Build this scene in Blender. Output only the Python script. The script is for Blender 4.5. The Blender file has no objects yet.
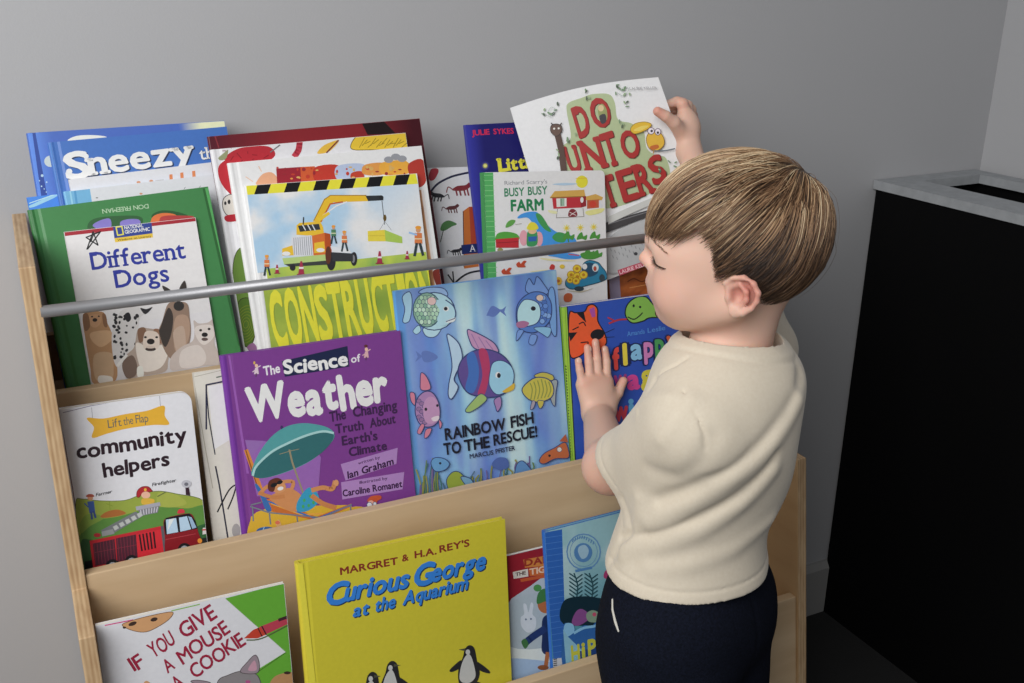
import bpy, bmesh, math, random
import numpy as np
from mathutils import Vector, Matrix
from mathutils.geometry import tessellate_polygon
random.seed(7)
SC = bpy.context.scene
COL = SC.collection

# ------------------------------------------------------------------ camera
RIGHT = Vector((0.89690811, -0.44215552, 0.00737121))
UPV = Vector((0.14534956, 0.31050088, 0.93939486))
FWD = Vector((0.41764739, 0.84147947, -0.34275787))
EYE = Vector((0.0, 0.0, 1.25))
FPX = 1010.0
cam_data = bpy.data.cameras.new('camera')
cam = bpy.data.objects.new('camera', cam_data)
COL.objects.link(cam)
m3 = Matrix((RIGHT, UPV, -FWD)).transposed()
cam.matrix_world = Matrix.Translation(EYE) @ m3.to_4x4()
cam_data.sensor_width = 36.0
cam_data.lens = FPX / 1024 * 36.0
cam_data.clip_start = 0.02
SC.camera = cam

def ray(u, v):
    return (RIGHT * (u - 512) - UPV * (v - 341.5) + FWD * FPX).normalized()

def srgb(h):
    """hex -> linear rgb"""
    h = h.lstrip('#')
    out = []
    for i in (0, 2, 4):
        c = int(h[i:i + 2], 16) / 255
        out.append(c / 12.92 if c <= 0.04045 else ((c + 0.055) / 1.055) ** 2.4)
    return tuple(out)

# ------------------------------------------------------------------ materials
def new_mat(name, color=(0.8, 0.8, 0.8), rough=0.5, metallic=0.0, spec=0.5):
    m = bpy.data.materials.new(name)
    m.use_nodes = True
    b = m.node_tree.nodes['Principled BSDF']
    b.inputs['Base Color'].default_value = (*color, 1)
    b.inputs['Roughness'].default_value = rough
    b.inputs['Metallic'].default_value = metallic
    b.inputs['Specular IOR Level'].default_value = spec
    return m

def nodes(m):
    nt = m.node_tree
    return nt, nt.nodes, nt.links, nt.nodes['Principled BSDF']

def add_noise_bump(m, scale, strength, dist=0.001, detail=4):
    nt, n, l, b = nodes(m)
    tc = n.new('ShaderNodeTexCoord')
    no = n.new('ShaderNodeTexNoise'); no.inputs['Scale'].default_value = scale
    no.inputs['Detail'].default_value = detail
    bp = n.new('ShaderNodeBump'); bp.inputs['Strength'].default_value = strength
    bp.inputs['Distance'].default_value = dist
    l.new(tc.outputs['Object'], no.inputs['Vector'])
    l.new(no.outputs['Fac'], bp.inputs['Height'])
    l.new(bp.outputs['Normal'], b.inputs['Normal'])
    return no

def add_color_noise(m, c1, c2, scale=(1, 1, 1), nscale=5, detail=4, lo=0.3, hi=0.7):
    nt, n, l, b = nodes(m)
    tc = n.new('ShaderNodeTexCoord')
    mp = n.new('ShaderNodeMapping'); mp.inputs['Scale'].default_value = scale
    no = n.new('ShaderNodeTexNoise'); no.inputs['Scale'].default_value = nscale
    no.inputs['Detail'].default_value = detail
    cr = n.new('ShaderNodeValToRGB')
    cr.color_ramp.elements[0].position = lo; cr.color_ramp.elements[0].color = (*c1, 1)
    cr.color_ramp.elements[1].position = hi; cr.color_ramp.elements[1].color = (*c2, 1)
    l.new(tc.outputs['Object'], mp.inputs['Vector'])
    l.new(mp.outputs['Vector'], no.inputs['Vector'])
    l.new(no.outputs['Fac'], cr.inputs['Fac'])
    l.new(cr.outputs['Color'], b.inputs['Base Color'])
    return cr

M = {}
M['wall'] = new_mat('wall_paint', srgb('#b7b7b9'), 0.75, spec=0.2)
add_noise_bump(M['wall'], 350, 0.25, 0.0006)
M['floor'] = new_mat('floor_carpet', srgb('#343434'), 0.95, spec=0.1)
add_noise_bump(M['floor'], 600, 0.6, 0.002)
M['base'] = new_mat('baseboard_paint', srgb('#a3a2a0'), 0.5, spec=0.3)
# birch plywood face
M['ply'] = new_mat('birch_plywood', srgb('#d8bc93'), 0.42, spec=0.35)
add_color_noise(M['ply'], srgb('#b8946a'), srgb('#c9a980'), (1.2, 1.2, 9), 2.2, 6)
M['plylip'] = new_mat('birch_plywood_lip', srgb('#d8bc93'), 0.42, spec=0.35)
add_color_noise(M['plylip'], srgb('#bfa27e'), srgb('#d4ba97'), (1.5, 6, 10), 2.4, 7)
def edge_mat(name, axis, freq):
    m = new_mat(name, srgb('#c79f6c'), 0.5, spec=0.3)
    nt, n, l, b = nodes(m)
    tc = n.new('ShaderNodeTexCoord'); sp = n.new('ShaderNodeSeparateXYZ')
    l.new(tc.outputs['Object'], sp.inputs['Vector'])
    mu = n.new('ShaderNodeMath'); mu.operation = 'MULTIPLY'; mu.inputs[1].default_value = freq
    l.new(sp.outputs[axis], mu.inputs[0])
    sn = n.new('ShaderNodeMath'); sn.operation = 'SINE'
    l.new(mu.outputs[0], sn.inputs[0])
    no = n.new('ShaderNodeTexNoise'); no.inputs['Scale'].default_value = 30; no.inputs['Detail'].default_value = 5
    mp = n.new('ShaderNodeMapping'); mp.inputs['Scale'].default_value = (6, 1, 1) if axis == 0 else (1, 6, 1)
    l.new(tc.outputs['Object'], mp.inputs['Vector']); l.new(mp.outputs['Vector'], no.inputs['Vector'])
    ad = n.new('ShaderNodeMath'); ad.operation = 'MULTIPLY_ADD'; ad.inputs[1].default_value = 0.14
    l.new(sn.outputs[0], ad.inputs[0]); l.new(no.outputs['Fac'], ad.inputs[2])
    cr = n.new('ShaderNodeValToRGB')
    cr.color_ramp.elements[0].position = 0.25; cr.color_ramp.elements[0].color = (*srgb('#a98763'), 1)
    cr.color_ramp.elements[1].position = 0.75; cr.color_ramp.elements[1].color = (*srgb('#cdb08a'), 1)
    l.new(ad.outputs[0], cr.inputs['Fac']); l.new(cr.outputs['Color'], b.inputs['Base Color'])
    return m
M['edge'] = edge_mat('plywood_side_edge', 0, 2 * math.pi / 0.0045)
M['metal'] = new_mat('brushed_steel', srgb('#9b9b9e'), 0.42, metallic=0.55)
M['black'] = new_mat('black_laminate', srgb('#0c0c0d'), 0.8, spec=0.08)
M['slab'] = new_mat('grey_slab', srgb('#a2a5a8'), 0.6, spec=0.3)
add_color_noise(M['slab'], srgb('#9c9fa2'), srgb('#a9acaf'), (1, 1, 1), 60, 3)
M['pages'] = new_mat('paper_block', srgb('#e6e1d6'), 0.8, spec=0.1)
# printed stock: one material, its ink colour stored per face
def print_mat(name, rough):
    m = new_mat(name, (0.8, 0.8, 0.8), rough, spec=0.42)
    nt, n, l, b = nodes(m)
    at = n.new('ShaderNodeAttribute'); at.attribute_name = 'ink'
    no = n.new('ShaderNodeTexNoise'); no.inputs['Scale'].default_value = 220; no.inputs['Detail'].default_value = 3
    tc = n.new('ShaderNodeTexCoord'); l.new(tc.outputs['Object'], no.inputs['Vector'])
    mr = n.new('ShaderNodeMapRange'); mr.inputs['To Min'].default_value = 0.93; mr.inputs['To Max'].default_value = 1.05
    l.new(no.outputs['Fac'], mr.inputs['Value'])
    mx = n.new('ShaderNodeVectorMath'); mx.operation = 'SCALE'
    l.new(at.outputs['Color'], mx.inputs[0]); l.new(mr.outputs['Result'], mx.inputs['Scale'])
    l.new(mx.outputs['Vector'], b.inputs['Base Color'])
    return m
M['print'] = print_mat('printed_cover', 0.38)

# ------------------------------------------------------------------ object helpers
def link(o, parent=None):
    COL.objects.link(o)
    if parent is not None:
        o.parent = parent
    return o

def thing(name, label, cat, loc=(0, 0, 0), group=None):
    o = bpy.data.objects.new(name, None)
    o.location = loc
    o['label'] = label; o['category'] = cat
    if group: o['group'] = group
    o.empty_display_size = 0.05
    return link(o)

def obj_from_bm(name, bm, mats, parent=None, smooth=False, recenter=False):
    me = bpy.data.meshes.new(name)
    bm.normal_update()
    bm.to_mesh(me); bm.free()
    for m in (mats if isinstance(mats, (list, tuple)) else [mats]):
        me.materials.append(m)
    if smooth:
        for p in me.polygons: p.use_smooth = True
    o = bpy.data.objects.new(name, me)
    link(o, parent)
    if parent is not None:
        # meshes are written in world coordinates; move them into the parent's frame
        me.transform(Matrix.Translation(-Vector(parent.matrix_basis.translation)))
    return o

def add_prism(bm, pts, vec, mat=0, side_mat=None):
    """extrude polygon pts (list of Vector) along vec"""
    vec = Vector(vec)
    a = [bm.verts.new(p) for p in pts]
    b = [bm.verts.new(Vector(p) + vec) for p in pts]
    f1 = bm.faces.new(a); f2 = bm.faces.new(b[::-1])
    f1.material_index = f2.material_index = mat
    n = len(a)
    for i in range(n):
        f = bm.faces.new((a[i], b[i], b[(i + 1) % n], a[(i + 1) % n]))
        f.material_index = mat if side_mat is None else side_mat
    bmesh.ops.recalc_face_normals(bm, faces=bm.faces[:])

def add_box(bm, lo, hi, mat=0):
    x0, y0, z0 = lo; x1, y1, z1 = hi
    add_prism(bm, [Vector((x0, y0, z0)), Vector((x1, y0, z0)), Vector((x1, y1, z0)), Vector((x0, y1, z0))], (0, 0, z1 - z0), mat)

def bevel_mod(o, w, seg=2):
    md = o.modifiers.new('bevel', 'BEVEL'); md.width = w; md.segments = seg; md.limit_method = 'ANGLE'; md.angle_limit = math.radians(40)

def struct(name, bm, m):
    o = obj_from_bm(name, bm, m); o['kind'] = 'structure'; return o

# ------------------------------------------------------------------ room
WY = 1.33           # back wall plane
WX = 1.655          # right wall plane
bm = bmesh.new(); add_box(bm, (-2.6, WY, 0), (WX + 0.1, WY + 0.1, 2.6)); struct('wall_back', bm, M['wall'])
bm = bmesh.new(); add_box(bm, (WX, -1.6, 0), (WX + 0.1, WY, 2.6)); struct('wall_right', bm, M['wall'])
bm = bmesh.new(); add_box(bm, (-2.6, -1.6, -0.05), (WX + 0.1, WY + 0.1, 0)); struct('floor', bm, M['floor'])
bm = bmesh.new()
add_prism(bm, [Vector((-2.6, WY, 0)), Vector((-2.6, WY - 0.014, 0)), Vector((-2.6, WY - 0.014, 0.105)), Vector((-2.6, WY - 0.006, 0.118)), Vector((-2.6, WY, 0.118))], (2.6 + WX, 0, 0))
struct('baseboard_back', bm, M['base'])
bm = bmesh.new()
add_prism(bm, [Vector((WX, -1.6, 0)), Vector((WX - 0.014, -1.6, 0)), Vector((WX - 0.014, -1.6, 0.105)), Vector((WX - 0.006, -1.6, 0.118)), Vector((WX, -1.6, 0.118))], (0, 1.6 + 0.40, 0))
struct('baseboard_right', bm, M['base'])

# ------------------------------------------------------------------ black cabinet with a grey slab top
CX0, CX1, CY0, CY1 = 1.386, 1.635, 0.45, 1.324
cab = thing('storage_cabinet', 'tall black cabinet with thin grey top and open slot, in the right corner', 'cabinet', ((CX0 + CX1) / 2, (CY0 + CY1) / 2, 0))
bm = bmesh.new()
t = 0.018
add_box(bm, (CX0, CY0, 0), (CX0 + t, CY1, 0.89)); add_box(bm, (CX1 - t, CY0, 0), (CX1, CY1, 0.89))
add_box(bm, (CX0 + t, CY0, 0), (CX1 - t, CY0 + t, 0.89)); add_box(bm, (CX0 + t, CY1 - t, 0), (CX1 - t, CY1, 0.89))
add_box(bm, (CX0 + t, CY0 + t, 0.0), (CX1 - t, CY1 - t, 0.03))
o = obj_from_bm('body', bm, M['black'], cab)
bm = bmesh.new()
hx0, hx1, hy0, hy1 = 1.458, 1.602, 0.60, 1.285
for lo, hi in (((CX0 - .004, CY0 - .004), (hx0, CY1 + .004)), ((hx1, CY0 - .004), (CX1 + .004, CY1 + .004)), ((hx0, CY0 - .004), (hx1, hy0)), ((hx0, hy1), (hx1, CY1 + .004))):
    add_box(bm, (*lo, 0.89), (*hi, 0.906))
bmesh.ops.remove_doubles(bm, verts=bm.verts[:], dist=1e-5)
o = obj_from_bm('top_slab', bm, M['slab'], cab)
bm = bmesh.new(); add_box(bm, (CX0 + t, CY0 + t, 0.70), (CX1 - t, CY1 - t, 0.712))
obj_from_bm('inner_tray', bm, M['black'], cab)

# ------------------------------------------------------------------ bookshelf
LEAN = 0.1565
Z0 = 0.641
def fy(y0, z, l=LEAN): return y0 + l * (z - Z0)
shelf = thing('book_display_shelf', 'birch plywood tiered book display shelf with steel rail against the grey wall', 'bookshelf', (0.4445, 1.08, 0))
XL0, XL1, XR0, XR1 = -0.010, 0.0052, 0.884, 0.899
Y1, Y2 = 1.008, 0.9185      # front planes of the upper and lower side sections at z = Z0
prof = [(1.318, 0.0), (1.318, 0.977), (fy(Y1, 0.977), 0.977), (Y1, Z0), (Y2, Z0), (fy(Y2, 0), 0.0)]
for x0, x1 in ((XL0, XL1), (XR0, XR1)):
    bm = bmesh.new()
    pts = [Vector((x0, y, z)) for y, z in prof]
    add_prism(bm, pts, (x1 - x0, 0, 0), 0, 1)
    o = obj_from_bm('side_panel', bm, [M['ply'], M['edge']], shelf)
    bevel_mod(o, 0.0012)
TH = 0.013
def lip(y0, z_lo, z_hi, name='front_panel'):
    bm = bmesh.new()
    pts = [Vector((XL1, fy(y0, z_lo), z_lo)), Vector((XL1, fy(y0, z_hi), z_hi)), Vector((XL1, fy(y0, z_hi) + TH, z_hi)), Vector((XL1, fy(y0, z_lo) + TH, z_lo))]
    add_prism(bm, pts, (XR0 - XL1, 0, 0))
    o = obj_from_bm(name, bm, M['plylip'], shelf); bevel_mod(o, 0.0012); return o
YP = [0.9225, 1.0115, 1.100]
ZLIP = [0.443, 0.653, 0.816]
ZFL = [0.395, 0.600, 0.765]
lip(YP[0], 0.06, ZLIP[0])
lip(YP[1], ZFL[0] - 0.012, ZLIP[1])
lip(YP[2], ZFL[1] - 0.012, ZLIP[2])
def tier(z, ya, yb):
    bm = bmesh.new()
    add_box(bm, (XL1, ya, z - 0.012), (XR0, yb, z)); obj_from_bm('tier_floor', bm, M['ply'], shelf)
tier(ZFL[0], fy(YP[0], ZFL[0]) + TH, fy(YP[1], ZFL[0]) - 0.0005)
tier(ZFL[1], fy(YP[1], ZFL[1]) + TH, fy(YP[2], ZFL[1]) - 0.0005)
tier(ZFL[2], fy(YP[2], ZFL[2]) + TH, 1.306)
bm = bmesh.new(); add_box(bm, (XL1, 1.306, 0.06), (XR0, 1.318, ZFL[2] + 0.06)); obj_from_bm('back_panel', bm, M['ply'], shelf)
# rail
bm = bmesh.new()
ry, rz, rr = fy(Y1, 0.931) + 0.004, 0.931, 0.0062
N = 24
ra = [bm.verts.new((XL1 - .002, ry + rr * math.cos(2 * math.pi * i / N), rz + rr * math.sin(2 * math.pi * i / N))) for i in range(N)]
rb = [bm.verts.new((XR0 + .002, v.co.y, v.co.z)) for v in ra]
for i in range(N): bm.faces.new((ra[i], ra[(i + 1) % N], rb[(i + 1) % N], rb[i]))
bm.faces.new(ra); bm.faces.new(rb)
bmesh.ops.recalc_face_normals(bm, faces=bm.faces[:])
o = obj_from_bm('retaining_rail', bm, M['metal'], shelf, smooth=True)
o.data.shade_smooth() if hasattr(o.data, 'shade_smooth') else None
o['label'] = 'brushed steel rail across the top tier'

# ------------------------------------------------------------------ light
def area(name, loc, target, size, power, color, sy=None):
    ld = bpy.data.lights.new(name, 'AREA'); ld.energy = power; ld.color = color
    ld.shape = 'RECTANGLE'; ld.size = size; ld.size_y = sy or size
    o = bpy.data.objects.new(name, ld); link(o); o.location = loc
    d = Vector(target) - Vector(loc); o.rotation_euler = d.to_track_quat('-Z', 'Y').to_euler()
    return o
area('window_daylight', (-0.95, -0.12, 1.95), (0.3, 1.2, 0.85), 1.6, 47, (1.0, 0.995, 0.985), 1.5)
w = bpy.data.worlds.new('world'); SC.world = w; w.use_nodes = True
w.node_tree.nodes['Background'].inputs['Color'].default_value = (0.86, 0.92, 1.0, 1)
w.node_tree.nodes['Background'].inputs['Strength'].default_value = 0.13
SC.view_settings.view_transform = 'Standard'
SC.view_settings.look = 'None'
SC.view_settings.gamma = 1.0
SC.view_settings.exposure = 0.0
SC.view_settings.use_curve_mapping = False
# ------------------------------------------------------------------ books
class Book:
    """A book leaning in the display. Its art is drawn on the front board in picture-measured
    positions that are carried onto the board's own plane; every mark is thin real geometry."""
    def __init__(s, name, label, y0, lean, TL, W, roll, floor, kind='hard', th=0.010, base='#ffffff', spine=None,
                 H=None, group=None, cat='book', TR=None, corner=0.0):
        z0 = Z0
        d = ray(*TL)
        n = Vector((0, -1, lean)).normalized()
        P0 = Vector((0, y0, z0))
        t = (P0 - EYE).dot(n) / d.dot(n)
        tl = EYE + d * t
        if TR is not None:
            d2 = ray(*TR); tr = EYE + d2 * ((P0 - EYE).dot(n) / d2.dot(n))
            U0 = Vector((0, lean, 1)).normalized()
            dv = tr - tl
            W = dv.length
            roll = math.degrees(math.atan2(dv.dot(U0), dv.x))
        th_ = math.radians(roll)
        U = Vector((0, lean, 1)).normalized(); X = Vector((1, 0, 0))
        s.A = X * math.cos(th_) + U * math.sin(th_)
        s.B = -X * math.sin(th_) + U * math.cos(th_)
        s.N = n
        if H is None:
            low = s.A.z * W if roll < 0 else 0.0
            H = (tl.z + low - floor - 0.0005) / s.B.z
        s.W, s.H, s.th, s.lean, s.kind = W, H, th, lean, kind
        s.O = tl - s.B * H
        s.root = thing(name, label, cat, (s.O + s.A * W * 0.5 - n * th * 0.5), group)
        s.bm = bmesh.new()
        s.ink = s.bm.loops.layers.float_color.new('ink')
        s.layer = 0
        s.Z = (0, 0, 1)
        s.base = srgb(base)
        s.spine = srgb(spine) if spine else s.base
        s.corner = corner
        s.body()
        print('BOOK %-34s W %.3f H %.3f roll %.1f' % (label[:34], W, H, roll), file=__import__('sys').stderr)
    # --- local -> world
    def P(s, a, b, n=0.0): return s.O + s.A * a + s.B * b + s.N * n
    def face(s, pts, col, n=None):
        vs = [s.bm.verts.new(p) for p in pts]
        try: f = s.bm.faces.new(vs)
        except ValueError: return
        for l in f.loops: l[s.ink] = (*col, 1)
        return f
    def quadbox(s, a0, a1, b0, b1, n0, n1, col, colf=None):
        p = [s.P(a, b, n) for n in (n0, n1) for a, b in ((a0, b0), (a1, b0), (a1, b1), (a0, b1))]
        for q in ((0, 3, 2, 1), (4, 5, 6, 7), (0, 1, 5, 4), (1, 2, 6, 5), (2, 3, 7, 6), (3, 0, 4, 7)):
            s.face([p[i] for i in q], colf if (q[0] == 4 and colf) else col)
    def outline(s, r, inset=0.0):
        W, H = s.W, s.H; i = inset
        pts = [(i, i)]
        if r > 0:
            for cx, cy, a0 in ((W - i - r, i + r, -90), (W - i - r, H - i - r, 0)):
                for k in range(7):
                    a = math.radians(a0 + 15 * k); pts.append((cx + r * math.cos(a), cy + r * math.sin(a)))
        else:
            pts += [(W - i, i), (W - i, H - i)]
        pts.append((i, H - i))
        return pts
    def body(s):
        W, H, T = s.W, s.H, s.th
        if s.kind == 'hard':
            bt = min(0.0025, T * 0.3)
            r = T / 2; g = 0.009
            # case profile in (a, n): front board with hinge groove, rounded spine, back board
            out = [(W, 0), (g + 0.003, 0), (g, -0.0007), (g - 0.0035, -0.0007), (g - 0.006, -0.0001), (0.0012, -0.0003)]
            m = 6
            for k in range(1, m): 
                a = math.pi * k / m
                out.append((0.0012 - 0.0028 * math.sin(a), -0.0003 - (T - 0.0006) * (1 - math.cos(a)) / 2))
            out += [(0.0012, -T), (W, -T)]
            inn = [(W, -T + bt), (0.003, -T + bt), (0.003, -bt), (W, -bt)]
            loop = out + inn
            for i in range(len(loop)):
                (a0, n0), (a1, n1) = loop[i], loop[(i + 1) % len(loop)]
                c = s.base if i in (0, 1, 2) else s.spine
                if len(out) - 2 <= i: c = s.base
                s.face([s.P(a0, 0, n0), s.P(a0, H, n0), s.P(a1, H, n1), s.P(a1, 0, n1)], c)
            for b, flip in ((0, 1), (H, 0)):
                tri = tessellate_polygon([[Vector((a, n, 0)) for a, n in loop]])
                for t in tri:
                    s.face([s.P(loop[i][0], b, loop[i][1]) for i in (t if flip else t[::-1])], s.spine)
            bm = bmesh.new()
            i = 0.0035
            p = [s.P(a, b, n) for n in (-T + bt, -bt) for a, b in ((0.003, i), (W - i, i), (W - i, H - i), (0.003, H - i))]
            vs = [bm.verts.new(q) for q in p]
            for q in ((0, 3, 2, 1), (4, 5, 6, 7), (0, 1, 5, 4), (1, 2, 6, 5), (2, 3, 7, 6), (3, 0, 4, 7)): bm.faces.new([vs[k] for k in q])
            obj_from_bm('pages', bm, M['pages'], s.root)
        else:
            ct = 0.0004 if s.kind == 'paper' else 0.0016
            o = s.outline(s.corner)
            for n0, n1 in ((-ct, 0.0), (-T, -T + ct)):
                f = [s.P(a, b, n1) for a, b in o]; bk = [s.P(a, b, n0) for a, b in o]
                s.face(f, s.base); s.face(bk[::-1], s.base)
                for i in range(len(o)): 
                    j = (i + 1) % len(o)
                    s.face([bk[i], bk[j], f[j], f[i]], s.base if i < len(o) - 1 else s.spine)
            s.quadbox(-0.0003, ct, 0, H, -T, 0, s.spine)
            bm = bmesh.new()
            o = s.outline(s.corner, 0.0003)
            add_prism(bm, [s.P(max(a, ct), b, -T + ct) for a, b in o], s.N * (T - 2 * ct))
            obj_from_bm('pages', bm, M['pages'], s.root)
    # --- picture -> board coordinates
    def uv(s, x, y):
        X0, Y0, k = s.Z
        d = ray(X0 + x / k, Y0 + y / k)
        t = (s.O - EYE).dot(s.N) / d.dot(s.N)
        q = EYE + d * t - s.O
        return (q.dot(s.A), q.dot(s.B))
    def clip(s, poly):
        W, H = s.W - 0.0004, s.H - 0.0004
        for ax, lim, sg in ((0, 0.0004, 1), (0, W, -1), (1, 0.0004, 1), (1, H, -1)):
            out = []
            n = len(poly)
            for i in range(n):
                p, q = poly[i], poly[(i + 1) % n]
                dp, dq = (p[ax] - lim) * sg, (q[ax] - lim) * sg
                if dp >= 0: out.append(p)
                if dp * dq < 0:
                    t = dp / (dp - dq); out.append((p[0] + (q[0] - p[0]) * t, p[1] + (q[1] - p[1]) * t))
            poly = out
            if len(poly) < 3: return None
        return poly
    def put(s, tris, col):
        """tris: list of point lists in board coords, one layer"""
        s.layer += 1
        n = 0.000007 * s.layer + 0.00004
        c = srgb(col) if isinstance(col, str) else col
        for t in tris:
            ar = 0.0
            for i in range(len(t)):
                p, q = t[i], t[(i + 1) % len(t)]; ar += p[0] * q[1] - p[1] * q[0]
            if abs(ar) < 1e-10: continue
            if ar < 0: t = t[::-1]
            t = s.clip(list(t))
            if t: s.face([s.P(a, b, n) for a, b in t], c)
    def poly(s, pts, col):
        q = [s.uv(*p) for p in pts]
        tri = tessellate_polygon([[Vector((a, b, 0)) for a, b in q]])
        s.put([[q[i] for i in t] for t in tri], col)
    def smooth(s, pts, col, k=5):
        """closed Catmull-Rom blob through pts"""
        s.poly(catmull(pts, k, True), col)
    def blob(s, pts, col, line=None, w=2, k=5):
        c = catmull(pts, k, True)
        s.poly(c, col)
        if line: s.line(c + [c[0]], w, line)
    def ell(s, cx, cy, rx, ry=None, col='#000000', ang=0, n=20, line=None, w=2):
        ry = rx if ry is None else ry
        ca, sa = math.cos(math.radians(ang)), math.sin(math.radians(ang))
        pts = []
        for i in range(n):
            t = 2 * math.pi * i / n
            x, y = rx * math.cos(t), ry * math.sin(t)
            pts.append((cx + x * ca - y * sa, cy + x * sa + y * ca))
        if col: s.poly(pts, col)
        if line: s.line(pts + [pts[0]], w, line)
    def line(s, pts, w, col, curve=False):
        if curve: pts = catmull(pts, 5, False)
        q = []
        for i in range(len(pts) - 1):
            (x0, y0), (x1, y1) = pts[i], pts[i + 1]
            L = math.hypot(x1 - x0, y1 - y0)
            if L < 1e-6: continue
            nx, ny = -(y1 - y0) / L * w / 2, (x1 - x0) / L * w / 2
            ex, ey = (x1 - x0) / L * w * 0.25, (y1 - y0) / L * w * 0.25
            q.append([s.uv(x0 + nx - ex, y0 + ny - ey), s.uv(x1 + nx + ex, y1 + ny + ey), s.uv(x1 - nx + ex, y1 - ny + ey), s.uv(x0 - nx - ex, y0 - ny - ey)])
        # alternate heights so overlapping pieces never share a plane
        s.put(q[0::2], col)
        if len(q) > 1: s.put(q[1::2], col)
    def wash(s, fn, nx=40, ny=40, a0=0, a1=1, b0=0, b1=1):
        """a printed field whose colour varies over the board: fn(u, v) -> rgb"""
        s.layer += 1
        n = 0.000007 * s.layer + 0.00004
        W, H = s.W, s.H
        V = [[None] * (ny + 1) for _ in range(nx + 1)]; C = [[None] * (ny + 1) for _ in range(nx + 1)]
        for i in range(nx + 1):
            for j in range(ny + 1):
                u = a0 + (a1 - a0) * i / nx; v = b0 + (b1 - b0) * j / ny
                uu = min(max(u, 0.0015), 0.9985); vv = min(max(v, 0.0015), 0.9985)
                V[i][j] = s.bm.verts.new(s.P(uu * W, vv * H, n)); C[i][j] = (*fn(u, v), 1)
        for i in range(nx):
            for j in range(ny):
                f = s.bm.faces.new((V[i][j], V[i + 1][j], V[i + 1][j + 1], V[i][j + 1]))
                for l, c in zip(f.loops, (C[i][j], C[i + 1][j], C[i + 1][j + 1], C[i][j + 1])): l[s.ink] = c
    def text(s, string, p0, p1, h, col, bold=0.02, shear=0.0, up=None, serif=False, natural=False, bounce=None):
        """string set on the baseline p0-p1 (picture frame), capitals h tall"""
        extra = max(0.0, bold) * 0.62
        tris, w = glyphs(string, 0.0, shear, serif, bounce, extra)
        bx, by = p1[0] - p0[0], p1[1] - p0[1]
        L = math.hypot(bx, by)
        if up is None:
            # the board's own up direction, as seen at p0
            a, b = s.uv(*p0)
            q0 = s.to_zoom(a, b); q1 = s.to_zoom(a, b + 0.01)
            ux, uy = q1[0] - q0[0], q1[1] - q0[1]
        else: ux, uy = up
        ul = math.hypot(ux, uy); ux, uy = ux / ul, uy / ul
        offs = [(0.0, 0.0)]
        if extra > 0: offs += [(extra * math.cos(a), extra * math.sin(a)) for a in (i * math.pi / 4 for i in range(8))]
        first = True
        for ox, oy in offs:
            out = []
            for t in tris:
                out.append([s.uv(p0[0] + bx * ((x + ox) / w) + ux * (y + oy) / CAPH * h, p0[1] + by * ((x + ox) / w) + uy * (y + oy) / CAPH * h) for x, y in t])
            if not first: s.layer -= 0.85
            s.put(out, col); first = False
    def to_zoom(s, a, b):
        q = s.P(a, b) - EYE
        z = q.dot(FWD)
        X0, Y0, k = s.Z
        return ((512 + FPX * q.dot(RIGHT) / z - X0) * k, (341.5 - FPX * q.dot(UPV) / z - Y0) * k)
    def done(s):
        o = obj_from_bm('cover', s.bm, M['print'], s.root)
        return o

def catmull(pts, k=5, closed=True):
    n = len(pts); out = []
    rng = range(n) if closed else range(n - 1)
    for i in rng:
        if closed: p0, p1, p2, p3 = pts[i - 1], pts[i], pts[(i + 1) % n], pts[(i + 2) % n]
        else: p0, p1, p2, p3 = pts[max(i - 1, 0)], pts[i], pts[i + 1], pts[min(i + 2, n - 1)]
        for j in range(k):
            t = j / k
            out.append(tuple(0.5 * (2 * p1[d] + (p2[d] - p0[d]) * t + (2 * p0[d] - 5 * p1[d] + 4 * p2[d] - p3[d]) * t * t + (-p0[d] + 3 * p1[d] - 3 * p2[d] + p3[d]) * t ** 3) for d in (0, 1)))
    if not closed: out.append(tuple(pts[-1]))
    return out

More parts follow.
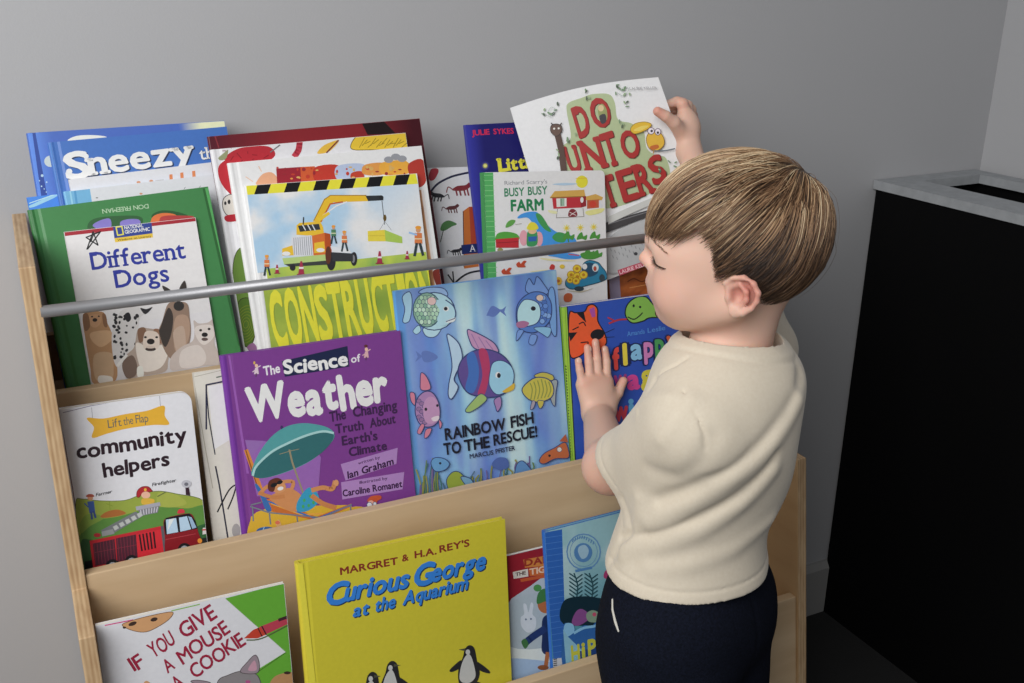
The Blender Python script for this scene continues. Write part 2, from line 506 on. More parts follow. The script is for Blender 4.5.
CAPH = 0.7
_gc = {}
def glyphs(string, bold, shear, serif=False, bounce=None, extra=0.0):
    key = (string, bold, shear, serif, bool(bounce), extra)
    if key in _gc: return _gc[key]
    tris = []; pen = 0.0
    chars = []
    def one(ch):
        cu = bpy.data.curves.new('glyph', 'FONT'); cu.body = ch; cu.offset = bold; cu.resolution_u = 3
        ob = bpy.data.objects.new('glyph', cu)
        me = ob.to_mesh()
        v = [(p.co.x, p.co.y) for p in me.vertices]
        f = [list(p.vertices) for p in me.polygons]
        ec = {}
        for p in me.polygons:
            vs = list(p.vertices)
            for i in range(len(vs)):
                e = tuple(sorted((vs[i], vs[(i + 1) % len(vs)]))); ec[e] = ec.get(e, 0) + 1
        be = [e for e, c in ec.items() if c == 1]
        ob.to_mesh_clear(); bpy.data.objects.remove(ob); bpy.data.curves.remove(cu)
        return v, f, be
    for ci, ch in enumerate(string):
        if ch == ' ': pen += 0.32; continue
        v, f, be = one(ch)
        if not v: continue
        x0 = min(p[0] for p in v); x1 = max(p[0] for p in v)
        dx = pen - x0
        dy = 0.0; rot = 0.0
        if bounce:
            dy = bounce * math.sin(ci * 2.4 + len(string)); rot = bounce * 1.2 * math.sin(ci * 1.7 + 1)
        cx = (x0 + x1) / 2
        def tr(p):
            x, y = p[0] - cx, p[1] - 0.35
            x, y = x * math.cos(rot) - y * math.sin(rot), x * math.sin(rot) + y * math.cos(rot)
            y += 0.35 + dy
            return (x + cx + dx + shear * y, y)
        for face in f:
            tris.append([tr(v[i]) for i in face])
        if serif and ch in 'DifrnthlLpkmuHNITKPERAMdbqUvyxzY':
            for a, b in be:
                (xa, ya), (xb, yb) = v[a], v[b]
                if abs(ya - yb) < 0.0015 and 0.06 < abs(xa - xb) < 0.22:
                    lo, hi = min(xa, xb), max(xa, xb)
                    e = 0.055
                    if ya < 0.06: tris.append([tr(p) for p in ((lo - e, ya), (hi + e, ya), (hi + e, ya + 0.045), (lo - e, ya + 0.045))])
                    elif ya > 0.4: tris.append([tr(p) for p in ((lo - e, ya - 0.045), (hi + e * 0.3, ya - 0.045), (hi + e * 0.3, ya), (lo - e, ya))])
        pen += (x1 - x0) + 0.05 + extra * 1.3
    w = max(pen - 0.05 - extra * 1.3, 0.01)
    _gc[key] = (tris, w)
    return tris, w
def mix(a, b, t): return tuple(a[i] + (b[i] - a[i]) * t for i in range(3))
def fbm(x, y, o=3, seed=0):
    from mathutils import noise
    return noise.fractal(Vector((x, y, seed * 7.3)), 1.0, 2.0, o)
INK = 1.27
def ink(h):
    r, g, b = srgb(h); y = 0.25 * r + 0.6 * g + 0.15 * b
    return tuple(min(max((y + (c - y) * 0.97) * INK, 0), 0.86) for c in (r, g, b))
_put = Book.put
def put(s, tris, col): _put(s, tris, ink(col) if isinstance(col, str) else col)
Book.put = put
MID, LOW, TOP = ZFL[1], ZFL[0], ZFL[2]
PAPER = '#d2d2d4'
GB = 'books on the back tier'; GM = 'books on the middle tier'; GL = 'books on the lower tier'
def book(*a, **k):
    k['base'] = '#%02x%02x%02x' % tuple(int(255 * (12.92 * c if c <= .0031308 else 1.055 * c ** (1 / 2.4) - .055)) for c in ink(k['base']))
    if k.get('spine'): k['spine'] = '#%02x%02x%02x' % tuple(int(255 * (12.92 * c if c <= .0031308 else 1.055 * c ** (1 / 2.4) - .055)) for c in ink(k['spine']))
    return Book(*a, **k)

# ================= back tier, left stack =================
b = book('picture_book', 'blue hardcover with pale cloud and cream corner, rearmost in the left stack', 1.163, 0.3, (27.5, 133), 0, 0, TOP, th=0.010, base='#4463ae', spine='#3d64b4', TR=(224.5, 120.6), group=GB)
b.Z = (20, 110, 4.876)
b.wash(lambda u, v: mix(ink('#5a86d8'), ink('#4463ae'), min(1, u * 9)) if u < .75 else mix(ink('#4463ae'), ink('#e6dfae'), min(1, max(0, (u - .76) * 9))), 60, 2, 0, 1, 0.0, 1)
b.poly([(60, 110), (75, 110), (135, 430), (105, 430)], '#2c4690')
b.blob([(232, 150), (270, 128), (340, 122), (420, 130), (400, 150), (300, 152)], '#dcdccf')
b.ell(150, 250, 32, 28, '#b9c4c2')
for x, y, r in ((108, 320, 7), (105, 372, 4), (130, 352, 4), (118, 385, 3), (128, 400, 3), (95, 345, 3)): b.ell(x, y, r, r, '#a9c6f0', n=8)
b.done()
b = book('picture_book', 'thin bright blue paperback with white streak, low corner behind the green cover', 1.159, 0.3, (26.6, 197.5), 0, 0, TOP, kind='paper', th=0.003, base='#3f7fd6', TR=(120, 187), group=GB)
b.Z = (20, 110, 4.876)
b.smooth([(40, 470), (90, 445), (150, 415), (190, 395), (180, 420), (120, 450), (60, 475)], '#8fc0ea')
b.line([(45, 455), (180, 408)], 4, '#b5d6ee')
b.done()
b = book('picture_book', 'blue cover titled Sneezy the, standing in front of the rearmost blue book', 1.1515, 0.3, (48.5, 142.5), 0, 0, TOP, th=0.0065, base='#3f6ab0', TR=(226.5, 126.5), group=GB)
b.Z = (20, 110, 4.876)
b.poly([(137, 160), (150, 160), (205, 470), (185, 470)], '#4c7fc4')
for dx, c, bo in ((7, '#23304f', 0.045), (0, '#d8d8da', 0.045)):
    b.text('S', (235 + dx, 338 + dx * .7), (345 + dx, 322 + dx * .7), 128, c, bold=.05, serif=False)
    b.text('neezy', (345 + dx, 315 + dx * .7), (850 + dx, 252 + dx * .7), 118, c, bold=bo, serif=True)
    b.text('the', (880 + dx * .5, 243 + dx * .4), (985, 228), 58, c, bold=0.02, serif=True)
b.ell(240, 300, 15, 14, '#d8d8da'); b.ell(322, 226, 13, 13, '#d8d8da')
b.done()
b = book('picture_book', 'white cover with row of small orange letters, peeking above a light blue spined book', 1.145, 0.3, (68.3, 179.5), 0, 0, TOP, th=0.006, kind='paper', base='#cfced2', TR=(222, 161), group=GB)
b.Z = (20, 110, 4.876)
for x, y in ((737, 329), (790, 320), (848, 312)): b.poly([(x - 9, y - 14), (x + 6, y - 16), (x + 9, y + 17), (x - 7, y + 19)], '#cf7c4c')
for x, y in ((578, 352), (520, 368), (640, 346)): b.ell(x, y, 10, 6, '#c98a66', n=10)
b.line([(660, 345), (700, 340)], 4, '#b8b4b4')
b.done()
b = book('picture_book', 'white hardcover with light blue cloth spine, just behind the green cover', 1.1375, 0.3, (64.5, 191.5), 0, 0, TOP, th=0.007, base='#cccdd1', spine='#6fa9d0', TR=(222, 173.5), group=GB)
b.Z = (20, 110, 4.876)
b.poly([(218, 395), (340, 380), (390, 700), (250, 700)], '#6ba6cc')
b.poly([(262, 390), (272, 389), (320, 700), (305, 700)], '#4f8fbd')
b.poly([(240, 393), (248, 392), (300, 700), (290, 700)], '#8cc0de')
b.ell(375, 428, 6, 3, '#777777', n=8); b.ell(590, 408, 8, 5, '#c58d70', n=8)
b.line([(800, 386), (806, 376)], 3, '#8b8d92'); b.line([(872, 382), (880, 370)], 3, '#8b8d92')
b.done()
b = book('picture_book', 'dark green hardcover turned upside down, behind the white dog book', 1.104, 0.3, (28.5, 210), 0, 0, TOP, th=0.011, base='#3d7a45', spine='#2f6a38', TR=(208, 186.5), group=GB)
b.Z = (20, 110, 4.876)
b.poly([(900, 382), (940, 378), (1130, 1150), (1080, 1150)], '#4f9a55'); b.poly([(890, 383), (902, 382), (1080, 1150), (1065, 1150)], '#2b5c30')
b.text('DON FREEMAN', (625, 458), (400, 484), 22, '#a9c4a4', up=(0.15, 1), serif=True, bold=0.01)
b.smooth([(330, 560), (380, 525), (560, 515), (600, 540), (560, 580), (360, 590)], '#2f5a35')
b.blob([(355, 560), (400, 535), (440, 532), (440, 580), (380, 580)], '#7d72b8')
b.blob([(490, 545), (530, 532), (580, 535), (580, 560), (500, 570)], '#7d72b8')
b.smooth([(640, 520), (690, 490), (780, 500), (830, 530), (700, 560)], '#2b5330')
b.blob([(640, 535), (660, 512), (710, 502), (765, 515), (770, 560), (650, 560)], '#cc6a3a')
b.blob([(690, 520), (800, 515), (850, 522), (840, 560), (700, 570)], '#a33a3a')
b.done()
b = book('picture_book', 'white reader with five sitting dogs titled Different Dogs, red band on top', 1.0995, 0.3, (64, 232), 0, 0, TOP, kind='paper', th=0.003, base='#d4d2d2', TR=(195.5, 217.5), group=GB)
b.Z = (50, 205, 4.876)
b.poly([(66, 130), (712, 58), (718, 78), (70, 152)], '#9c2733')
b.poly([(306, 98), (494, 76), (500, 138), (314, 162)], '#2f4189')
b.poly([(314, 162), (500, 138), (502, 158), (318, 182)], '#d6b53c')
b.line([(322, 108), (350, 104), (358, 143), (330, 148), (322, 108)], 6, '#e6cf49')
b.text('NATIONAL', (364, 119), (455, 108), 17, '#e8e8ee', bold=0.03)
b.text('GEOGRAPHIC', (366, 140), (488, 125), 17, '#e8e8ee', bold=0.03)
b.text('Windows on Literacy', (330, 176), (494, 156), 10, '#5a4418', bold=0.02)
b.line([(180, 216), (210, 130), (234, 196), (176, 158), (246, 130), (184, 214)], 6, '#1c1c1e'); b.line([(198, 180), (214, 140), (240, 132)], 5, '#1c1c1e')
b.text('Different', (206, 316), (662, 258), 86, '#2a3590', bold=0.022, serif=True)
b.text('Dogs', (322, 404), (582, 370), 86, '#2a3590', bold=0.022, serif=True)
b.Z = (50, 265, 4.876)
b.wash(lambda u, v: mix(ink('#a59f9c'), ink('#d2d0d2'), min(1, max(0, v * 3.5 - 0.25))), 2, 16, 0.004, .996, 0.02, .5)
# golden retriever
b.blob([(160, 250), (200, 228), (262, 232), (278, 280), (300, 330), (318, 430), (322, 560), (215, 580), (196, 500), (172, 360)], '#a98059')
b.blob([(190, 250), (225, 240), (250, 250), (246, 285), (220, 305), (195, 290)], '#b58b66'); b.smooth([(160, 245), (185, 240), (195, 300), (170, 320)], '#7e5a3e'); b.smooth([(255, 240), (272, 245), (280, 300), (262, 295)], '#7e5a3e')
b.ell(219, 268, 12, 9, '#2c211c'); b.ell(205, 252, 5, 4, '#2c211c'); b.ell(238, 250, 5, 4, '#2c211c')
b.smooth([(200, 330), (290, 320), (305, 360), (250, 400), (205, 370)], '#c19c76'); b.smooth([(215, 440), (300, 430), (310, 500), (300, 555), (225, 560)], '#b79877')
b.smooth([(240, 540), (300, 545), (300, 575), (240, 575)], '#d8d0c6')
# dalmatian
b.blob([(345, 225), (400, 205), (455, 212), (465, 236), (440, 255), (432, 300), (432, 400), (410, 480), (330, 500), (305, 430), (302, 330), (325, 270)], '#c9c6c4')
b.smooth([(440, 210), (470, 215), (500, 205), (465, 240)], '#2b292b')
rr = random.Random(4)
for k in range(46):
    x, y = rr.uniform(310, 430), rr.uniform(230, 470)
    if abs(x - 372) < 62: b.ell(x, y, rr.uniform(4, 11), rr.uniform(4, 9), '#2a282a', rr.uniform(0, 90), n=8)
b.smooth([(365, 240), (385, 232), (395, 262), (380, 278), (366, 262)], '#232124')
# bulldog
b.blob([(425, 320), (450, 306), (500, 312), (535, 318), (550, 360), (580, 410), (575, 470), (560, 520), (455, 540), (380, 548), (352, 500), (372, 440), (410, 400)], '#a8978a')
b.smooth([(420, 380), (480, 400), (560, 390), (575, 430), (540, 500), (460, 520), (430, 470)], '#d8cec4')
b.smooth([(430, 312), (462, 306), (470, 350), (440, 380), (428, 350)], '#7c5c48'); b.smooth([(505, 315), (540, 320), (545, 380), (520, 370)], '#8a654e')
b.smooth([(462, 330), (500, 322), (530, 340), (530, 400), (490, 420), (455, 400)], '#d2c3b6'); b.ell(491, 373, 19, 14, '#26201f'); b.ell(490, 410, 26, 10, '#40332f'); b.ell(490, 401, 22, 6, '#c9b8aa')
b.ell(465, 352, 7, 5, '#221c1a'); b.ell(520, 352, 7, 5, '#221c1a')
b.smooth([(352, 480), (400, 440), (425, 490), (415, 540), (372, 550)], '#6e5b50'); b.smooth([(425, 500), (450, 495), (456, 540), (428, 545)], '#ded6cd')
b.line([(330, 490), (372, 440)], 14, '#d9d4d0')
# shepherd
b.blob([(548, 100), (590, 125), (560, 130)], '#3a3431'); b.blob([(630, 118), (655, 76), (664, 118)], '#3a3431')
b.blob([(575, 190), (620, 180), (668, 188), (680, 250), (686, 340), (660, 440), (600, 462), (560, 420), (530, 330), (548, 270)], '#8c7565')
b.smooth([(540, 300), (575, 210), (600, 250), (590, 340), (560, 400), (532, 330)], '#3e3733'); b.ell(628, 200, 26, 24, '#33302e'); b.smooth([(610, 260), (670, 250), (680, 340), (640, 430), (605, 400)], '#a88c78'); b.smooth([(600, 330), (650, 300), (660, 400), (625, 440)], '#b39d8c')
# white terrier
b.blob([(700, 270), (725, 285), (770, 280), (795, 265), (808, 320), (800, 380), (820, 430), (826, 485), (760, 490), (640, 510), (588, 510), (590, 450), (640, 400), (695, 370), (704, 320)], '#b9ada6')
b.smooth([(640, 420), (720, 390), (760, 440), (740, 490), (640, 500)], '#cbc2bc'); b.smooth([(712, 300), (790, 295), (798, 350), (750, 390), (712, 350)], '#cfc6c0')
b.ell(754, 340, 15, 11, '#231f20'); b.ell(734, 318, 7, 6, '#2d2828'); b.ell(775, 312, 7, 6, '#2d2828'); b.ell(754, 362, 16, 8, '#5b4a47')
b.done()

# ================= back tier, middle stack =================
b = book('picture_book', 'dark maroon hardcover, rearmost in the middle stack of the back tier', 1.127, 0.3, (208.6, 136.5), 0, 0, TOP, th=0.008, base='#6b1c26', spine='#541420', TR=(419.6, 118.4), group=GB)
b.Z = (200, 110, 4.267)
b.wash(lambda u, v: mix(ink('#4d1422'), ink('#7c1f26'), min(1, u * 3)) if u < .7 else mix(ink('#7c1f26'), ink('#3e0e18'), min(1, (u - .7) * 4)), 24, 2)
b.poly([(690, 55), (780, 44), (835, 100), (715, 106)], '#1d1214'); b.line([(60, 100), (80, 160)], 5, '#7e2b33')
b.done()
b = book('picture_book', 'white cover with red furry animal and yellow swirls, in front of the maroon book', 1.119, 0.3, (211.4, 149.6), 0, 0, TOP, th=0.0075, base='#d0cfd2', TR=(405.5, 132.8), group=GB)
b.Z = (200, 110, 4.267)
b.blob([(118, 190), (180, 160), (290, 155), (320, 195), (250, 230), (110, 215)], '#a92631')
b.blob([(80, 240), (130, 205), (180, 220), (170, 380), (120, 350), (85, 300)], '#b02732')
rr = random.Random(2)
for k in range(26):
    x, y = rr.uniform(85, 290), rr.uniform(160, 330)
    if x > 175 and y > 215: continue
    b.line([(x, y), (x + rr.uniform(-20, 25), y + rr.uniform(-22, 8))], 3, '#7a1620')
b.smooth([(78, 205), (100, 185), (120, 170), (112, 205), (90, 215)], '#8a8f6a')
b.blob([(100, 380), (130, 360), (165, 380), (165, 440), (120, 450), (98, 420)], '#c6c0b8', '#3a3432', 3); b.smooth([(108, 452), (165, 445), (170, 470), (115, 476)], '#a31f2d')
b.ell(124, 392, 6, 10, '#2c2a2c'); b.ell(108, 398, 5, 8, '#2c2a2c')
b.line([(405, 195), (420, 170), (425, 138)], 26, '#b03443', True)
b.smooth([(500, 185), (530, 150), (590, 128), (580, 150), (545, 180)], '#d2a93a'); b.line([(540, 182), (590, 130)], 6, '#6a2b38', True)
b.blob([(645, 165), (660, 120), (700, 105), (880, 95), (885, 160), (720, 170)], '#d3b22e', '#6b5a1c', 3)
for k in range(16):
    x = 680 + k * 12; b.line([(x, 160 - (k % 3) * 8), (x + 22, 120 + (k % 4) * 7)], 3, '#8f7a20')
b.line([(300, 180), (340, 150)], 5, '#6f6a6e', True)
b.blob([(140, 680), (160, 600), (200, 590), (225, 660), (225, 860), (150, 860)], '#5c7a30', '#3b3f1c', 3)
b.Z = (50, 265, 4.876)
b.blob([(915, 195), (960, 160), (985, 200), (1000, 330), (970, 400), (930, 360)], '#47651f', '#2f2f18', 4)
for k in range(6): b.ell(955, 290, 12 + k * 9, 18 + k * 15, None, 10, line='#6f7a20', w=3)
b.smooth([(975, 140), (1000, 140), (1030, 330), (1010, 330)], '#b8902e')
b.smooth([(960, 400), (990, 380), (1010, 410), (980, 425)], '#8a5f86')
b.done()
b = book('picture_book', 'white hardcover with autumn orange and red patches, behind the construction book', 1.111, 0.3, (228.6, 163), 0, 0, TOP, th=0.0075, base='#dad8dc', TR=(421.5, 145.7), group=GB)
b.Z = (200, 110, 4.267)
b.smooth([(245, 300), (270, 272), (305, 266), (330, 290), (330, 320), (245, 320)], '#d9a07c')
b.line([(195, 285), (225, 305)], 4, '#d9b49c'); b.line([(250, 240), (262, 262)], 4, '#d9b49c')
b.poly([(325, 250), (430, 243), (435, 320), (330, 325)], '#92222f'); b.poly([(428, 243), (490, 240), (490, 318), (432, 320)], '#c2552c')
b.blob([(490, 245), (590, 236), (585, 300), (495, 305)], '#b53629'); b.smooth([(585, 240), (700, 232), (690, 300), (590, 300)], '#aab6cf')
b.blob([(645, 270), (690, 262), (700, 300), (650, 300)], '#b23c28'); b.blob([(695, 240), (740, 226), (790, 230), (780, 275), (700, 275)], '#cf8d44')
b.blob([(775, 225), (880, 218), (890, 270), (780, 275)], '#d99e38'); b.blob([(890, 230), (950, 212), (965, 300), (930, 330), (895, 280)], '#a8362c')
for x, y in ((805, 212), (835, 200), (862, 208)): b.ell(x, y, 20, 14, '#8d8f95')
rr = random.Random(9)
for k in range(40): b.ell(rr.uniform(330, 880), rr.uniform(240, 300), rr.uniform(4, 10), rr.uniform(3, 9), rr.choice(['#b43a2a', '#d08a3c', '#8f2830', '#caa25a']), n=7)
b.wash(lambda u, v: mix(ink('#9c6844'), ink('#c08a60'), .5 + .9 * fbm(u * 30, v * 14, 3, 2)) if u < .96 else ink('#d2ccc8'), 20, 50, .865, .975, .0, .8)
b.Z = (240, 165, 4.876)
b.blob([(940, 520), (985, 510), (1010, 560), (1000, 600), (960, 590)], '#7a2f26')
b.done()
b = book('picture_book', 'picture book of a yellow crane truck titled Construction with black and yellow hazard stripe', 1.103, 0.3, (245.8, 185.6), 0, 0, TOP, th=0.007, base='#d7d9dc', TR=(417, 173.4), group=GB)
b.wash(lambda u, v: mix(mix(ink('#dfe2e8'), ink('#9fbfe2'), min(1, max(0, .75 + 1.5 * fbm(u * 4, v * 5, 4, 1)))), ink('#e2e4e8'), max(0, min(1, (u - .45) * 2.2 * (1 - abs(v - .75) * 2.4)))), 40, 50, .0, 1, .585, .98)
b.wash(lambda u, v: mix(ink('#71903a'), ink('#a4b444'), .5 + .8 * fbm(u * 3, v * 6, 3, 5)), 24, 40, .02, 1, 0.0, .545)
b.wash(lambda u, v: mix(ink('#8fae50'), ink('#b9c64a'), .5 + fbm(u * 8, v * 3)), 20, 2, .05, 1, .54, .60)
b.Z = (240, 165, 4.876)
T_, B_ = lambda x: 100 + (x - 30) * (42 - 100) / 830., lambda x: 146 + (x - 30) * (92 - 146) / 830.
b.poly([(28, T_(28)), (856, T_(856)), (868, B_(868)), (34, B_(34))], '#dfd02f')
for x in (85, 230, 372, 500, 632, 762):
    b.poly([(x, T_(x)), (x + 67, T_(x + 67)), (x + 50, B_(x + 50)), (x - 16, B_(x - 16))], '#151517')
# crane boom
b.poly([(355, 275), (410, 165), (440, 148), (615, 148), (625, 176), (455, 182), (430, 205), (398, 280)], '#e0ae24')
b.line([(360, 270), (412, 168), (440, 148), (615, 148)], 4, '#97701c'); b.line([(395, 275), (440, 190), (500, 180)], 7, '#b5562c')
b.poly([(612, 150), (690, 148), (700, 172), (625, 176)], '#2c3034'); b.ell(688, 160, 12, 12, '#26292c')
b.line([(400, 250), (470, 200), (520, 180)], 6, '#d6d6da'); b.poly([(375, 262), (430, 228), (440, 238), (390, 275)], '#e4b62c')
b.line([(692, 175), (705, 290)], 3, '#2f3338'); b.ell(706, 258, 8, 16, '#5d4a20'); b.line([(706, 275), (680, 318)], 2, '#8a8d92'); b.line([(706, 275), (738, 318)], 2, '#8a8d92')
b.poly([(622, 322), (705, 316), (710, 372), (624, 372)], '#d5c23c'); b.poly([(705, 316), (790, 350), (792, 382), (710, 372)], '#9dba4e'); b.line([(624, 345), (706, 345)], 2, '#b59c2c')
# truck
b.poly([(275, 295), (290, 282), (390, 275), (404, 300), (410, 335), (345, 345), (275, 340)], '#e0b02a')
b.poly([(282, 296), (385, 287), (392, 315), (292, 326)], '#31343a')
for x in (305, 330, 352): b.line([(x, 292), (x + 14, 318)], 5, '#cfd4da')
b.line([(308, 290), (310, 256)], 6, '#2c3034')
b.poly([(350, 345), (415, 330), (440, 350), (445, 430), (412, 470), (358, 440)], '#c9672c'); b.poly([(412, 330), (440, 336), (448, 440), (420, 470)], '#a8481f')
b.poly([(250, 352), (345, 342), (358, 440), (258, 446)], '#c9cbd0'); 
for k in range(9): b.line([(262 + k * 10, 356 - k), (266 + k * 10.5, 438)], 3, '#8a8d94')
b.poly([(205, 408), (255, 392), (262, 440), (206, 442)], '#d8b02c'); b.poly([(362, 380), (410, 372), (415, 425), (362, 430)], '#d8b02c'); b.ell(225, 432, 20, 10, '#d9dade'); b.ell(392, 415, 20, 10, '#d9dade')
b.poly([(206, 455), (415, 436), (420, 468), (215, 486)], '#a8bf74'); b.poly([(216, 484), (420, 466), (428, 486), (240, 496)], '#3a3d3c')
b.ell(444, 470, 22, 44, '#2a2a2e'); b.ell(430, 440, 14, 44, '#5b3324'); b.ell(555, 458, 16, 34, '#2a2a2e'); b.ell(552, 458, 8, 20, '#77797e'); b.ell(256, 500, 14, 16, '#2a2a2e')
b.poly([(445, 425), (550, 432), (550, 470), (452, 470)], '#33363a'); b.poly([(440, 395), (530, 410), (545, 430), (450, 425)], '#cfd2d6')
for (x, y, s_) in ((130, 490, 1), (508, 372, 1.0), (868, 372, 1.45), (455, 340, .9)):
    vest = '#cc7440' if s_ != .9 else '#4d7a58'
    b.ell(x, y - 38 * s_, 8 * s_, 9 * s_, '#c9906a'); b.ell(x, y - 46 * s_, 10 * s_, 6 * s_, '#d9922c'); b.poly([(x - 12 * s_, y - 28 * s_), (x + 12 * s_, y - 28 * s_), (x + 14 * s_, y + 8 * s_), (x - 12 * s_, y + 8 * s_)], vest)
    b.line([(x - 12 * s_, y - 8 * s_), (x + 13 * s_, y - 8 * s_)], 4, '#d8d9b0')
    b.line([(x - 5 * s_, y + 8 * s_), (x - 12 * s_, y + 48 * s_)], 9 * s_, '#2f3c40'); b.line([(x + 6 * s_, y + 8 * s_), (x + 16 * s_, y + 46 * s_)], 9 * s_, '#2f3c40')
b.line([(825, 330), (860, 340)], 9, '#8fb2d8')
for x, y, s_ in ((180, 528, .7), (298, 535, 1.1), (680, 480, 1.0), (814, 458, .65)):
    b.poly([(x - 4 * s_, y - 60 * s_), (x + 4 * s_, y - 60 * s_), (x + 14 * s_, y), (x - 14 * s_, y)], '#9c3048'); b.line([(x - 8 * s_, y - 30 * s_), (x + 8 * s_, y - 30 * s_)], 9 * s_, '#d8cdd0'); b.line([(x - 18 * s_, y), (x + 18 * s_, y)], 6 * s_, '#8c2a40')
b.Z = (240, 260, 4.876)
ux, uy = -0.17, -1
# CONSTRUCTION: tall narrow capitals
def cl(i, ch, x0, yb, w, h, k=1.0):
    b.text(ch, (x0, yb), (x0 + w, yb - w * 0.12), h, '#e2d234', bold=0.06, up=(ux, uy))
xs = [(176, 428, 'C', 62), (248, 416, 'O', 66), (326, 404, 'N', 62), (398, 392, 'S', 58), (462, 382, 'T', 60), (532, 368, 'R', 60), (600, 356, 'U', 58), (672, 345, 'C', 54), (728, 334, 'T', 60), (806, 322, 'I', 22), (838, 316, 'O', 58), (908, 306, 'N', 56)]
for x, y, ch, w_ in xs: cl(0, ch, x, y, w_, 272 if ch != 'S' else 262)
b.done()
# ================= back tier, right stack =================
b = book('picture_book', 'white cover ringed with small animals and a capital A, behind the navy book', 1.168, 0.3, (415, 168.4), 0, 0, TOP, th=0.006, kind='paper', base='#d0d0d2', TR=(585, 163), group=GB)
b.Z = (425, 160, 4.879)
b.line([(20, 165), (60, 118), (120, 85), (180, 68), (235, 58)], 10, '#23253f', True)
def critter(x, y, k, c, flip=1):
    b.smooth([(x - 42 * k * flip, y + 8 * k), (x - 20 * k * flip, y - 12 * k), (x + 22 * k * flip, y - 18 * k), (x + 40 * k * flip, y - 30 * k), (x + 52 * k * flip, y - 16 * k), (x + 34 * k * flip, y), (x + 10 * k * flip, y + 10 * k)], c)
    for dx in (-26, -8, 14, 30): b.line([(x + dx * k * flip, y), (x + (dx + 8) * k * flip, y + 32 * k)], 8 * k, c)
    b.line([(x - 40 * k * flip, y + 4 * k), (x - 62 * k * flip, y - 8 * k), (x - 70 * k * flip, y + 18 * k)], 5 * k, c, True)
critter(175, 140, 1.0, '#7a2a30'); critter(62, 175, .8, '#23242a', -1); critter(130, 235, .7, '#5a3033')
b.blob([(18, 80), (30, 45), (60, 42), (65, 60), (45, 95), (25, 100)], '#a0303c')
b.blob([(75, 340), (85, 310), (115, 295), (155, 312), (130, 325), (95, 345)], '#4d7a48'); b.line([(90, 340), (75, 400)], 4, '#444a40')
b.smooth([(230, 190), (245, 185), (250, 215), (232, 212)], '#7c7c33')
b.poly([(185, 250), (215, 228), (245, 228), (262, 520), (190, 530)], '#b9672b'); b.poly([(215, 228), (245, 228), (250, 420), (225, 420)], '#a23f28'); b.line([(186, 250), (190, 520)], 4, '#4a3020')
b.poly([(176, 415), (275, 405), (280, 452), (180, 460)], '#1d2b60'); b.text('A', (220, 448), (246, 446), 34, '#d6d6da', serif=True, bold=0.0)
critter(150, 445, .6, '#2a2a2e'); critter(155, 378, .35, '#444')  if False else critter(150, 445, .6, '#2a2a2e')
b.line([(135, 610), (180, 570), (225, 548), (290, 538)], 9, '#26282c', True); b.line([(112, 560), (140, 600)], 7, '#2b2b2e'); b.line([(135, 545), (140, 600)], 7, '#2b2b2e')
b.done()
b = book('picture_book', 'navy blue book with red author name Julie Sykes and yellow Little lettering', 1.158, 0.3, (465.2, 124.9), 0, 0, TOP, th=0.007, base='#20206a', spine='#2c2f86', TR=(590, 118.5), group=GB)
b.Z = (420, 110, 8.533)
b.wash(lambda u, v: mix(ink('#34379a'), ink('#1c1b62'), min(1, u * 8)), 24, 2, 0, 1, 0, 1)
b.text('JULIE', (446, 218), (594, 208), 46, '#c2244c', bold=0.05); b.text('SYKES', (630, 206), (800, 200), 46, '#c2244c', bold=0.05)
for dx, c in ((8, '#141440'), (0, '#e0cf3a')):
    b.text('L', (678 + dx, 524 + dx), (745 + dx, 516 + dx), 108, c, bold=0.08, serif=True)
    b.text('ittle', (752 + dx, 514 + dx), (1000 + dx, 480 + dx), 104, c, bold=0.07, serif=True)
b.ell(556, 476, 34, 36, '#33347c'); b.ell(556, 476, 22, 23, '#8f8a52'); b.ell(556, 476, 14, 14, '#e6da7c')
b.done()
b = book('picture_book', 'orange brown cover with lavender edge, low behind the flappy board book', 1.136, 0.3, (608, 268), 0.14, -3, TOP, th=0.008, kind='paper', base='#9a5426', group=GB)
b.Z = (560, 170, 4.88)
b.poly([(225, 480), (302, 470), (312, 660), (235, 660)], '#8d86a0')
b.wash(lambda u, v: mix(ink('#8c4620'), ink('#b8662e'), .5 + fbm(u * 9, v * 9)), 16, 16, .13, 1, 0, 1)
b.line([(330, 545), (360, 530), (400, 545), (430, 525)], 6, '#6d3318', True); b.line([(340, 575), (420, 560)], 4, '#c98a52', True)
b.done()
b = book('board_book', 'white farm board book with green spine, red barn and blue truck', 1.108, 0.22, (483.6, 172.4), 0, 0, TOP, th=0.012, kind='board', base='#dedee0', spine='#3f9050', TR=(604.5, 170.2), corner=0.007, group=GB)
b.Z = (425, 160, 4.879)
b.poly([(282, 55), (332, 55), (352, 700), (302, 700)], '#4ea35b')
for k in range(24): b.line([(284 + k * .9, 75 + k * 25), (334 + k * .9, 74 + k * 25)], 3, '#7cc07f')
b.text("Richard Scarry's", (388, 122), (596, 114), 20, '#8a8d92', bold=0.0)
b.text('BUSY', (388, 178), (484, 173), 40, '#2f7d58', bold=0.03); b.text('BUSY', (503, 171), (596, 166), 40, '#2f7d58', bold=0.03)
b.text('FARM', (421, 249), (577, 243), 54, '#1f7a4b', bold=0.06)
b.ell(765, 106, 29, 30, '#e8cf2e'); b.line([(735, 90), (790, 88)], 3, '#d2ab2a'); b.smooth([(620, 118), (680, 112), (745, 116), (680, 124)], '#a9c3da')
b.poly([(608, 184), (632, 152), (776, 145), (782, 176), (760, 182)], '#caa04e'); b.line([(612, 184), (780, 178)], 5, '#8d6a30')
b.poly([(620, 186), (758, 180), (762, 232), (626, 238)], '#b5313a'); b.poly([(756, 182), (785, 176), (786, 225), (762, 232)], '#8c2530')
